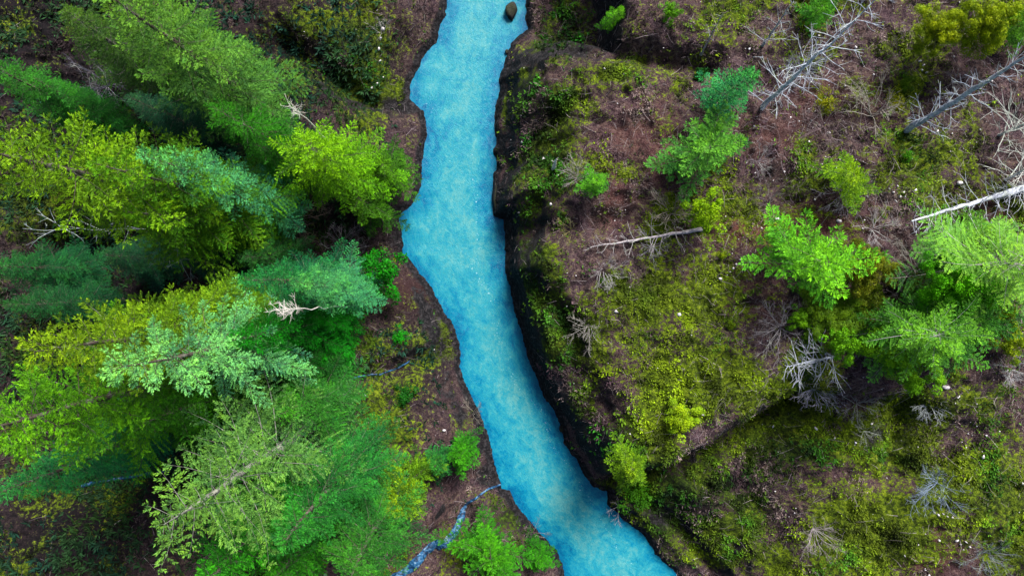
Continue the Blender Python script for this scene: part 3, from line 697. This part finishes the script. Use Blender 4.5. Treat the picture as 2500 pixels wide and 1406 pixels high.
R('sapling', 'bright_bush', (1664,1022), (1668,1024), 42, (0.140,0.200,0.012), 'round lemon-yellow bush on the mossy edge of the bluff', cat='bush', hmin=3)
R('young', 'young_fir_tree', (1535,1120), (1545,1148), 54, (0.075,0.130,0.024), 'light green conifer on the river-facing foot of the mossy bluff', hmin=8)
R('sapling', 'yellow_bush', (2475,835), (2484,836), 44, (0.110,0.155,0.014), 'yellow-green bush at the right edge below the vivid trees', cat='bush', hmin=4)
R('sapling', 'yellow_bush', (2440,765), (2448,767), 44, (0.095,0.135,0.020), 'pale olive bush at the right edge, above the yellow-green one', cat='bush', hmin=4)
R('bush', 'green_shrub', (1766,622), (1767,622), 14, (0.09,0.13,0.004), 'tiny yellow-green shrub alone on bare brown earth', cat='shrub', hmin=1.0)
R('bush2', 'green_shrub', (2216,381), (2217,381), 17, (0.045,0.125,0.008), 'tiny bright green shrub on the upper right slope', cat='shrub', hmin=1.2)
R('bush', 'moss_shrub', (2185,250), (2187,249), 34, (0.12,0.13,0.004), 'yellow mossy shrub right of the fan of bare stems', cat='shrub', hmin=1.0)
R('bush2', 'moss_shrub', (2022,250), (2022,250), 32, (0.10,0.11,0.004), 'yellow mossy shrub left of the fan of bare stems', cat='shrub', hmin=1.0)
R('bush', 'green_shrub', (2212,205), (2213,204), 20, (0.05,0.09,0.008), 'small green shrub above the yellow mossy one at upper right', cat='shrub', hmin=1.2)
R('bush2', 'green_shrub', (1788,792), (1789,793), 16, (0.06,0.09,0.010), 'small olive shrub left of the grey branching deadwood on the bluff', cat='shrub', hmin=1.2)
R('bush2', 'green_shrub', (1560,1200), (1562,1204), 44, (0.035,0.085,0.012), 'dark green shrub at the foot of the bluff beside the bare twig by the water', cat='shrub', hmin=2.0)
#TREES_END

# ------------------------------------------------------------------ dead wood
def wander(rng, p, d, ln, n, wob, lift=0.0):
    P = [np.array(p, float)]; d = np.array(d, float)
    for i in range(n):
        d = d + rng.normal(0, wob, 3); d[2] += lift; d /= np.linalg.norm(d); P.append(P[-1] + d * ln / n)
    return np.array(P), d

def limb_paths(rng, p, d, ln, r, depth, wob=.18, lift=0.0, kids=5, sides=4):
    P, _ = wander(rng, p, d, ln, 6, wob, lift)
    out = [(P, np.linspace(r, r * .25 + .004, 7), sides)]
    if depth > 0:
        for k in range(kids):
            s = .25 + .7 * rng.random(); i = min(5, int(s * 6)); b = P[i] + (P[i + 1] - P[i]) * (s * 6 - i)
            dd = norm(P[i + 1] - P[i]) + rng.normal(0, .55, 3); dd[2] += .1; dd /= np.linalg.norm(dd)
            out += limb_paths(rng, b, dd, ln * (.55 - .25 * s) * (.7 + .6 * rng.random()), r * .5, depth - 1, wob, lift, max(2, kids - 1), 3)
    return out

def snag(seed, base, tip, label, r=.32, nl=16, ll=2.2, col=(190, 196, 206), start=.25, name='dead_tree', group='standing dead trees', fall=None, depth=1):
    rng = np.random.default_rng(seed); g = ground_at(*base)
    if fall is None:
        rb = math.hypot(base[0] - CX, base[1] - CY); rt = math.hypot(tip[0] - CX, tip[1] - CY)
        h = (CAM_Z - g[2]) * (1 - rb / rt); tx, ty = px(tip[0], tip[1], g[2] + h); ax = np.array([tx - g[0], ty - g[1], h])
    else:
        e = ground_at(*tip); ax = np.array([e[0] - g[0], e[1] - g[1], e[2] + fall - g[2]])
    o = empty(name, (g[0], g[1], g[2])); c = srgb(*col, .8) + (1,)
    n = 16; s = np.linspace(0, 1, n)
    P = ax[None, :] * s[:, None] + rng.normal(0, .06, (n, 3)) * np.linalg.norm(ax) * .05
    P[0] = 0; P[0, 2] = -.2
    if fall is not None:
        zt = terrain(P[:, 0] + g[0], P[:, 1] + g[1]) - g[2]
        P[:, 2] = np.maximum(P[:, 2], zt + r * .6)
    R_ = r * (1 - .82 * s) * (1 + .12 * rng.normal(size=n)); R_[0] *= 1.25
    t = obj('trunk', mesh_np('dead_trunk', *tube_mesh([(P, R_, 9)]), M_DEAD, True), o); t.color = tuple(min(.85, q * 1.3) for q in c[:3]) + (1,)
    u = norm(ax); e1 = norm(np.cross(u, [.3, .9, .2])); e2 = np.cross(u, e1)
    for k in range(nl):
        q = start + (1 - start) * (k + rng.random()) / nl; q = min(q, .985)
        b = np.array([np.interp(q, s, P[:, j]) for j in range(3)])
        a = k * 2.4 + rng.normal() * .4; d = e1 * math.cos(a) + e2 * math.sin(a) + u * rng.uniform(.15, .75)
        if fall is not None and d[2] < -.1: d[2] = abs(d[2]) * .6
        le = ll * (.35 + .9 * rng.random()) * (1.15 - .6 * q)
        l_ = obj('limb', mesh_np('dead_limb', *tube_mesh(limb_paths(rng, b, norm(d), le, .016 + .011 * le, depth, .12, .01, 4)), M_DEAD, True), o); l_.color = c
    return tag(o, label, 'dead tree' if fall is None else 'log', group)

def fan(seed, base, rpx, lean, ns, label, col=(150, 140, 140), up=.8, name='bare_shrub', depth=2, cat='shrub', thick=1.0, arc=6.283, a0=0.0):
    """leafless shrub: stems fanning out from one foot; lean = photo-plane direction of the crown"""
    rng = np.random.default_rng(seed); g = ground_at(*base); o = empty(name, (g[0], g[1], g[2])); c = srgb(*col, .75) + (1,)
    Rm = rpx * (CAM_Z - g[2] - 2) / FPX
    ns = int(ns * 1.4)
    for k in range(ns):
        a = a0 + arc * (k + rng.random() * .8) / ns
        d = np.array([math.cos(a) * .8 + lean[0], math.sin(a) * .8 - lean[1], up * rng.uniform(.5, 1.3)])
        le = Rm * rng.uniform(.7, 1.25) * 1.1
        P = limb_paths(rng, np.array([rng.normal() * .1, rng.normal() * .1, -.1]), norm(d), le, (.012 + .009 * Rm) * thick, depth, .14, .01, 6)
        s_ = obj('stem', mesh_np('stem', *tube_mesh(P), M_TWIG, True), o); s_.color = c
    return tag(o, label, cat, 'leafless shrubs')

snag(1, (1862,262), (2142,-6), 'long pale standing snag with short broken limbs pointing to the top right', .26, 60, 3.4, (190, 200, 216), .04)
snag(2, (2215,320), (2575,95), 'thick grey snag furred with white lichen at the right edge near the top', .34, 60, 2.8, (170, 182, 200), .08)
snag(3, (1862,112), (1938,2), 'short twiggy grey snag left of the long pale snag, cut by the top edge', .16, 20, 2.2, (165, 172, 182), .1)
snag(4, (1712,132), (1762,36), 'thin slanting snag above the leaning blue-green conifer', .13, 9, 1.4, (150, 150, 160), .3)
snag(5, (1715,560), (1440,604), 'fallen grey log with twiggy crown pointing at the river', .24, 30, 3.0, (176, 168, 172), .15, 'fallen_log', 'fallen dead trees', .7)
snag(6, (2530,452), (2195,545), 'fallen white trunk with curved limbs at the right edge above the green trees', .46, 54, 3.6, (186, 192, 206), .05, 'fallen_log', 'fallen dead trees', 2.4)
snag(7, (2035,870), (1905,890), 'pale bluish dead tree lying over, its limbs fanned to the left', .17, 46, 3.6, (186, 192, 208), .0, 'fallen_log', 'fallen dead trees', 2.2)
snag(8, (2440,330), (2540,285), 'white lichen-covered dead branches at the right edge below the thick snag', .18, 34, 4.4, (206, 212, 204), .05)
snag(9, (2455,440), (2560,380), 'twisted white dead branches at the right edge above the fallen white trunk', .20, 34, 4.6, (212, 214, 208), .0)
snag(10, (880,745), (668,757), 'white dead fan tree standing out against dark conifers on the left', .12, 40, 1.8, (232, 226, 218), .80)
snag(11, (860,395), (706,254), 'white dead twig crown at the upper left tip of the lime-yellow tree', .14, 22, 1.5, (226, 224, 212), .86)
snag(12, (1352,412), (1358,386), 'short bleached white stump on the upper bluff', .26, 3, .5, (245, 240, 240), .5, 'stump', 'stumps')
snag(13, (560,622), (385,640), 'thin bare grey dead tree in the dark gap at mid left', .10, 16, 3.0, (120, 140, 140), .3)
snag(14, (520,560), (60,560), 'bare drooping grey tree hanging below the huge yellow-green fir', .12, 14, 3.6, (140, 150, 160), .5)

BS = [((2130,282),82,(0,-.7),12,(178,170,160),.5,'large fan of pale bare stems at upper right between two yellow mossy shrubs'),
 ((2010,308),62,(-.7,-.1),12,(128,108,112),.5,'brown fan of bare stems pointing left below the long pale snag'),
 ((1640,520),60,(0,-.4),11,(160,148,138),.6,'tan leafless shrub above the fallen grey log'),
 ((1905,800),72,(-.6,0),10,(172,164,170),.4,'grey branching deadwood pointing left on the lower bluff'),
 ((1440,795),46,(-.5,.5),8,(180,175,168),.4,'small pale bare shrub on the mossy bluff nearest the river bend'),
 ((1392,562),34,(-.1,-.3),6,(168,160,96),.5,'yellowish star of bare twigs on the cliff edge above the river'),
 ((2290,1178),70,(-.6,.5),14,(140,160,185),.5,'bluish fan of fine twigs on the lower right slope'),
 ((1985,1288),58,(.3,.5),12,(165,152,156),.5,'pale brown fan of twigs near the bottom right of the picture'),
 ((700,540),90,(.6,-.2),11,(160,138,126),.5,'tan leafless shrub left of the river bend, under the lime-yellow tree'),
 ((835,598),62,(.5,-.1),12,(158,146,158),.5,'greyish leafless shrub between tan shrub and the round yellow-green tree'),
 ((1155,1008),46,(-.6,0),9,(156,146,134),.4,'small bare shrub leaning over the left water edge in the lower half'),
 ((2090,985),52,(.1,-.3),8,(178,184,176),.5,'pale bare twigs below the right trees, left of the purple ground'),
 ((2265,985),44,(-.2,.4),8,(176,184,188),.4,'grey-white forked twigs on the lower right slope below the wide tree'),
 ((1512,1236),32,(0,0),6,(196,186,186),.4,'bare white twig at the right water edge near the bottom'),
 ((1990,950),56,(0,.4),11,(170,170,190),.5,'mauve-grey tangle of twigs below the pale bluish dead tree'),
 ((1410,432),44,(-.3,-.4),10,(160,150,152),.6,'grey twigs beside the small green fir on the upper bluff'),
 ((2060,470),62,(.1,.3),13,(150,148,160),.5,'grey bare branches round the foot of the yellow-lime young tree'),
 ((1880,500),66,(-.1,-.1),14,(106,90,96),.5,'dark tangle of bare twigs over a hollow in the brown earth'),
 ((1850,395),44,(.5,.3),8,(150,140,150),.5,'sparse bare shrub right of the star-shaped pine'),
 ((2130,560),52,(.2,-.1),9,(186,180,184),.5,'pale bare shrub above the thin olive tree'),
 ((2230,655),62,(-.2,-.2),12,(190,186,176),.6,'cream-grey bare shrub between thin olive tree and vivid broadleaf tree'),
 ((2470,900),56,(-.1,-.2),10,(190,190,196),.5,'white bare twigs at the right edge below the yellow-green bush'),
 ((1475,655),52,(.3,.6),10,(182,176,180),.4,'grey drooping twigs at the left end of the fallen log'),
 ((1598,600),40,(0,.4),8,(158,156,166),.4,'grey twigs hanging below the middle of the fallen log'),
 ((2400,1350),56,(.1,0),9,(128,140,150),.5,'dim grey twigs near the bottom right corner'),
 ((2110,1050),42,(.1,.3),7,(166,172,160),.5,'thin pale twigs in the middle of the lower right slope'),
 ((2190,130),50,(.3,-.3),8,(120,104,112),.5,'dark brown bare shrub left of the olive-yellow pair of trees'),
 ((1960,180),56,(-.3,-.3),10,(170,176,192),.6,'bluish bare twigs crossing the long pale snag'),
 ((2330,200),46,(.2,.2),8,(150,142,146),.5,'thin brown twigs left of the thick grey snag'),
 ((260,210),70,(.4,.1),9,(92,92,110),.6,'dim grey bare shrub in the purple shade at upper left'),
 ((240,262),60,(.5,-.3),9,(96,96,104),.6,'dim bare twigs in the gap above the huge yellow-green fir'),
 ((935,80),34,(0,-.6),6,(170,165,165),.6,'small pale twigs by the white boulder at the top'),
 ((1300,1300),36,(.2,.3),7,(140,112,116),.5,'reddish brown bare shrub between the two bottom edge firs')]
for i, (b, r, ln, ns, col, up, lab) in enumerate(BS):
    fan(100 + i, b, r, ln, ns, lab, col, up)

# ------------------------------------------------------------------ rocks
def stone(seed, xp, yp, rx, ry, h, mat, label, name='boulder', z=None, sink=.3, cat='rock', group=None, rot=0.0):
    rng = np.random.default_rng(seed); g = ground_at(xp, yp) if z is None else px(xp, yp, z) + (z,)
    k = (CAM_Z - g[2]) / FPX * (.8 if mat is M_PALE else 1.0); nu, nv = (13, 7) if mat is M_PALE else (26, 13)
    th = np.linspace(0, 2 * math.pi, nu, endpoint=False); ph = np.linspace(-math.pi / 2, math.pi / 2, nv)
    TH, PH = np.meshgrid(th, ph); 
    ux, uy, uz = np.cos(TH) * np.cos(PH), np.sin(TH) * np.cos(PH), np.sin(PH)
    s = 1 + (.34 if mat is M_PALE else .75) * fbm(ux * 2 + seed, uy * 2 + uz * 1.7, 1.1, 4, seed % 13)
    for _ in range(14):
        n_ = norm(rng.normal(size=3)); dcut = rng.uniform(.62, .85); dot = (ux * n_[0] + uy * n_[1] + uz * n_[2]) * s
        s = np.where(dot > dcut, s * dcut / np.maximum(dot, 1e-6) * .85 + s * .15, s)
    cr, sr = math.cos(rot), math.sin(rot); X_, Y_ = ux * s * rx * k, uy * s * ry * k
    V = np.stack([X_ * cr - Y_ * sr, X_ * sr + Y_ * cr, np.sign(uz) * np.abs(uz) ** .7 * s * h], 2).reshape(-1, 3)
    i = np.arange(nv - 1)[:, None] * nu; kk = np.arange(nu)[None, :]; k2 = (kk + 1) % nu
    F = np.stack([i + kk, i + k2, i + k2 + nu, i + kk + nu], 2).reshape(-1, 4)
    o = obj(name, mesh_np(name, V, F, mat, mat is not M_PALE)); o.location = (g[0], g[1], g[2] + h * (.5 - sink))
    return tag(o, label, cat, group)
stone(1, 1248, 25, 17, 27, 1.0, M_WET, 'dark mossy boulder standing in the river at the top', z=0.0, rot=-.3)
stone(2, 1214, 478, 13, 58, 1.1, M_WET, 'long dark rock ledge at the right water edge above the middle', 'rock_ledge', z=0.0)
stone(3, 1238, 127, 5, 7, .4, M_WET, 'small dark stone at the right water edge near the top', z=0.0)
stone(4, 1370, 1046, 7, 10, .8, M_WET, 'dark stone at the right water edge where the cliff juts out', z=0.0)
stone(5, 935, 72, 7, 7, .35, M_PALE, 'white boulder on the dark left bank at the top')
stone(6, 925, 120, 5, 6, .3, M_PALE, 'small white stone below the white boulder at the top left bank')
stone(7, 1657, 768, 7, 6, .3, M_PALE, 'white stone on the yellow moss of the bluff')
stone(8, 1758, 680, 7, 5, .25, M_PALE, 'white stone on bare brown earth below the tiny yellow-green shrub')
stone(9, 1084, 1050, 6, 5, .3, M_PALE, 'white stone on the left bank above the vivid green small conifer')
stone(10, 1897, 535, 11, 6, .3, M_PALE, 'flat white stone in the hollow under the dark tangle of twigs')
stone(11, 2048, 540, 9, 7, .3, M_PALE, 'white stone on red earth below the yellow-lime young tree')
stone(12, 2342, 447, 10, 8, .35, M_PALE, 'white stone left of the twisted white dead branches at the right edge')
stone(13, 2310, 945, 14, 8, .35, M_PALE, 'white rock patch below the wide blue-green tree, right one')
stone(14, 2255, 990, 11, 5, .3, M_PALE, 'flat white rock under the grey-white forked twigs')
stone(16, 1992, 1045, 9, 4, .25, M_PALE, 'small white rock in the green moss below the right trees', rot=-.8)
stone(18, 1716, 1012, 6, 4, .25, M_PALE, 'small white stone right of the lemon-yellow bush')

def strew(seed, pts, label, group):
    r_ = random.Random(seed)
    ORD = ['leftmost', 'second from the left', 'third from the left', 'fourth from the left', 'fifth from the left', 'sixth from the left', 'seventh from the left']
    for i, (a_, b_) in enumerate(sorted(pts)):
        stone(seed + i, a_, b_, r_.choice([2.5, 3.5, 5, 8]), r_.uniform(2.2, 4.5), r_.uniform(.18, .3), M_PALE, 'small white stone, ' + ORD[i] + ' ' + label, rot=r_.uniform(0, 3), group=group)
strew(200, [(2280,1250),(2290,1256),(2302,1254),(2312,1260),(2324,1262)], 'in the row below the bluish fan of twigs', 'row of white stones below the bluish fan')
strew(220, [(2335,1318),(2345,1328),(2358,1322),(2366,1334),(2350,1340),(2292,1318)], 'in the loose patch at the bottom right', 'patch of white stones at the bottom right')
strew(240, [(1790,655),(1797,645),(1783,664),(1774,672),(1806,634)], 'in the line across bare brown earth', 'line of white stones on bare earth')
strew(260, [(2190,455),(2180,470),(2196,480),(2170,462),(2205,470),(2186,492)], 'right of the yellow-lime young tree', 'patch of white stones by the young tree')
strew(280, [(2245,150),(2254,160),(2250,172),(2262,178),(2290,240),(2304,232),(2298,250)], 'left of the thick grey snag', 'white stones left of the thick snag')
strew(300, [(930,95),(928,150),(922,205),(936,190),(908,215)], 'on the top left bank', 'white stones on the top left bank')

# ------------------------------------------------------------------ ground cover (uncountable)
def sample_attr(x, y, arr):
    A_ = arr.reshape(ny, nx)
    i = np.clip(np.searchsorted(gx, x), 1, nx - 1); j = np.clip(np.searchsorted(gy, y), 1, ny - 1)
    return A_[j, i]
rng = np.random.default_rng(99)
n = 330000
sx = rng.uniform(-70, 70, n); sy = rng.uniform(-41, 41, n)
msd = sample_attr(sx, sy, sd_v); mo = sample_attr(sx, sy, moss); gr = sample_attr(sx, sy, green); rk = sample_attr(sx, sy, rock); hu = sample_attr(sx, sy, humus_shade)
clump = fbm(sx, sy, 1.1, 3, 91) + .6 * fbm(sx, sy, 3.3, 2, 92)
slp = sample_attr(sx, sy, slope)
ism = rng.random(n) < np.clip((mo - .28) * 2.2, .06, 1)
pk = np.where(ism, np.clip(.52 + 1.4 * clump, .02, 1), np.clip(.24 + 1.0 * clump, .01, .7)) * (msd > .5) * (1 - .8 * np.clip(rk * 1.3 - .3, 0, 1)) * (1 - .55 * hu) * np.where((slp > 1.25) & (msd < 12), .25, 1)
k = rng.random(n) < pk
sx, sy, mo, gr, clump, ism, hu = sx[k], sy[k], mo[k], gr[k], clump[k], ism[k], hu[k]
sz = sample_attr(sx, sy, zs)
nb_ = 4; idx = np.repeat(np.arange(len(sx)), nb_); m_ = len(idx)
az = rng.uniform(0, 6.283, m_); el = rng.uniform(.15, .9, m_)
d = np.stack([np.cos(az) * np.cos(el), np.sin(az) * np.cos(el), np.sin(el)], 1)
b = np.stack([sx[idx], sy[idx], sz[idx] - .02], 1) + rng.normal(0, .10, (m_, 3)) * np.array([1, 1, .2])
ln = rng.uniform(.14, .36, m_) * (1 + .5 * (gr[idx] > .5)) * (1 + .5 * np.clip(clump[idx], 0, 1))
v, f, _ = blades(rng, b, d, ln, ln * np.where(ism[idx], .2, .1), norm(np.array([0, 0, 1.]) + rng.normal(0, .5, (m_, 3))), ln)
ca = np.array(srgb(142, 172, 16, .62)); cb = np.array(srgb(52, 118, 24, .55)); cc = np.array(srgb(62, 70, 18, .5)); cd = np.array(srgb(96, 72, 84, .6)); ce = np.array(srgb(150, 132, 128, .6))
big = np.clip(.5 + 1.6 * fbm(sx, sy, 3.5, 3, 93), 0, 1)
cols = ca[None] * (1 - gr[:, None]) + cb[None] * gr[:, None]
cols = cols * (1 - .6 * big[:, None]) + .6 * big[:, None] * cc[None]
bro = cd[None] * (1 - big[:, None]) + ce[None] * big[:, None]
cols = np.where(ism[:, None], cols, bro) * (1 - .8 * hu[:, None])  # tufts on the dark floor darkened too, as painted shade
patch = np.clip(.85 + 1.5 * fbm(sx, sy, 2.3, 4, 101), .2, 1.5)[:, None]; gsh = np.clip(1.6 * fbm(sx, sy, 4.5, 3, 102), 0, .7)[:, None]
cols = cols * (1 - gsh * ism[:, None]) + gsh * ism[:, None] * np.array(srgb(44, 130, 30, .55))[None]
cols = cols * patch * rng.uniform(.55, 1.35, (len(sx), 1))
cols = np.repeat(cols[idx] * rng.uniform(.7, 1.3, (m_, 1)), 4, axis=0)
tag(obj('undergrowth', mesh_np('undergrowth', v, f, M_COVER, False, None, dict(Col=cols))), 'low moss, fern and heath tufts covering both banks', 'undergrowth', kind='stuff')

# tall ferns and seedlings of the shaded forest floor
n = 26000
sx = rng.uniform(-70, -6, n); sy = rng.uniform(-41, 41, n); hu = sample_attr(sx, sy, humus_shade)
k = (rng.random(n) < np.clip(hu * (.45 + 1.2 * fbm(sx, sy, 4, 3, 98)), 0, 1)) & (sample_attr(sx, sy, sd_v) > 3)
sx, sy = sx[k], sy[k]; sz = sample_attr(sx, sy, zs); nb_ = 7; idx = np.repeat(np.arange(len(sx)), nb_); m_ = len(idx)
az = rng.uniform(0, 6.283, m_); el = rng.uniform(.2, .8, m_); d = np.stack([np.cos(az) * np.cos(el), np.sin(az) * np.cos(el), np.sin(el)], 1)
ln = rng.uniform(.4, 1.0, m_); b = np.stack([sx[idx], sy[idx], sz[idx] - .03], 1)
v, f, _ = blades(rng, b, d, ln, ln * .11, norm(np.array([0, 0, 1.]) + rng.normal(0, .35, (m_, 3))), ln)
hue = np.clip(.5 + 1.3 * fbm(sx, sy, 6, 2, 99), 0, 1)[:, None]
cols = (np.array(srgb(24, 74, 56, .5))[None] * hue + np.array(srgb(52, 92, 30, .5))[None] * (1 - hue)) * rng.uniform(.4, 1.3, (len(sx), 1))
tag(obj('forest_ferns', mesh_np('forest_ferns', v, f, M_COVER, False, None, dict(Col=np.repeat(cols[idx] * rng.uniform(.7, 1.3, (m_, 1)), 4, axis=0)))), 'dark ferns and seedlings on the shaded forest floor', 'ferns', kind='stuff')

# fallen twigs
n = 42000
sx = rng.uniform(-66, 70, n); sy = rng.uniform(-40, 40, n)
msd = sample_attr(sx, sy, sd_v); mo = sample_attr(sx, sy, moss); se_ = poly_sd(sx, sy, SE)
w_ = np.where(sx > 20, .62, np.where(sx > -20, .2, .04)) * np.where(se_ < 0, .45, 1) * (1 - .6 * mo)
k = (rng.random(n) < np.clip(w_ * (1 + 1.2 * fbm(sx, sy, 5, 3, 95)), 0, 1)) & (msd > 1)
sx, sy = sx[k], sy[k]; m_ = len(sx)
sz = sample_attr(sx, sy, zs) + .06
az = rng.uniform(0, 6.283, m_); le = rng.uniform(.3, 1.3, m_) * rng.choice([.6, 1, 1.7], m_)
paths = []
ex, ey = sx + np.cos(az) * le, sy + np.sin(az) * le; ez = sample_attr(ex, ey, zs) + rng.uniform(.02, .35, m_)
A0 = np.stack([sx, sy, sz], 1); A1 = np.stack([ex, ey, ez], 1); Am = (A0 + A1) / 2 + rng.normal(0, .08, (m_, 3)) + np.array([0, 0, .06])
U = norm(np.cross(A1 - A0, np.array([0, 0, 1.]))); r_ = rng.uniform(.010, .024, m_)[:, None]
Vv = []
for Pp, rr in ((A0, 1.0), (Am, .8), (A1, .4)):
    for q in range(3):
        a = q * 2.094; Vv.append(Pp + r_ * rr * (U * math.cos(a) + np.array([0, 0, 1.]) * math.sin(a)))
Vv = np.stack(Vv, 1).reshape(-1, 3); o9 = np.arange(m_)[:, None] * 9
ff = np.concatenate([np.stack([o9[:, 0] + s * 3 + q, o9[:, 0] + s * 3 + (q + 1) % 3, o9[:, 0] + s * 3 + 3 + (q + 1) % 3, o9[:, 0] + s * 3 + 3 + q], 1) for s in range(2) for q in range(3)])
tc = np.array(srgb(168, 156, 160, .65))[None] * rng.uniform(.35, 1.5, (m_, 1)); tc = np.repeat(np.clip(tc, 0, .7), 9, axis=0)
tag(obj('fallen_twigs', mesh_np('fallen_twigs', Vv, ff, M_LITTER, False, None, dict(Col=tc))), 'fallen grey twigs strewn over the slopes', 'twigs', kind='stuff')

# pale stone chips
n = 15000
sx = rng.uniform(-30, 70, n); sy = rng.uniform(-41, 41, n)
ch = sample_attr(sx, sy, chips); k = rng.random(n) < np.clip(.03 + .5 * ch * np.clip(.2 + 2.2 * fbm(sx, sy, 3.2, 4, 97), 0, 1.2), 0, 1)
k &= sample_attr(sx, sy, sd_v) > 1.5
sx, sy = sx[k], sy[k]; m_ = len(sx); sz = sample_attr(sx, sy, zs) + .03
s_ = rng.lognormal(-2.65, .5, m_)[:, None]; c0 = np.stack([sx, sy, sz], 1)
dirs = np.array([[1, 0, 0], [0, 1, 0], [-1, 0, 0], [0, -1, 0], [0, 0, .7], [0, 0, -.7]], float)
Vv = np.stack([c0 + s_ * (dd + rng.normal(0, .3, (m_, 3))) for dd in dirs], 1).reshape(-1, 3)
tri = np.array([[0, 1, 4], [1, 2, 4], [2, 3, 4], [3, 0, 4], [1, 0, 5], [2, 1, 5], [3, 2, 5], [0, 3, 5]])
ff = (np.arange(m_)[:, None, None] * 6 + tri[None]).reshape(-1, 3)
tc = np.repeat(np.array([[.52, .50, .52]]) * rng.uniform(.5, 1.3, (m_, 1)), 6, axis=0)
tag(obj('stone_chips', mesh_np('stone_chips', Vv, ff, M_LITTER, False, None, dict(Col=tc))), 'scattered pale stone chips on the right slope', 'stones', kind='stuff')
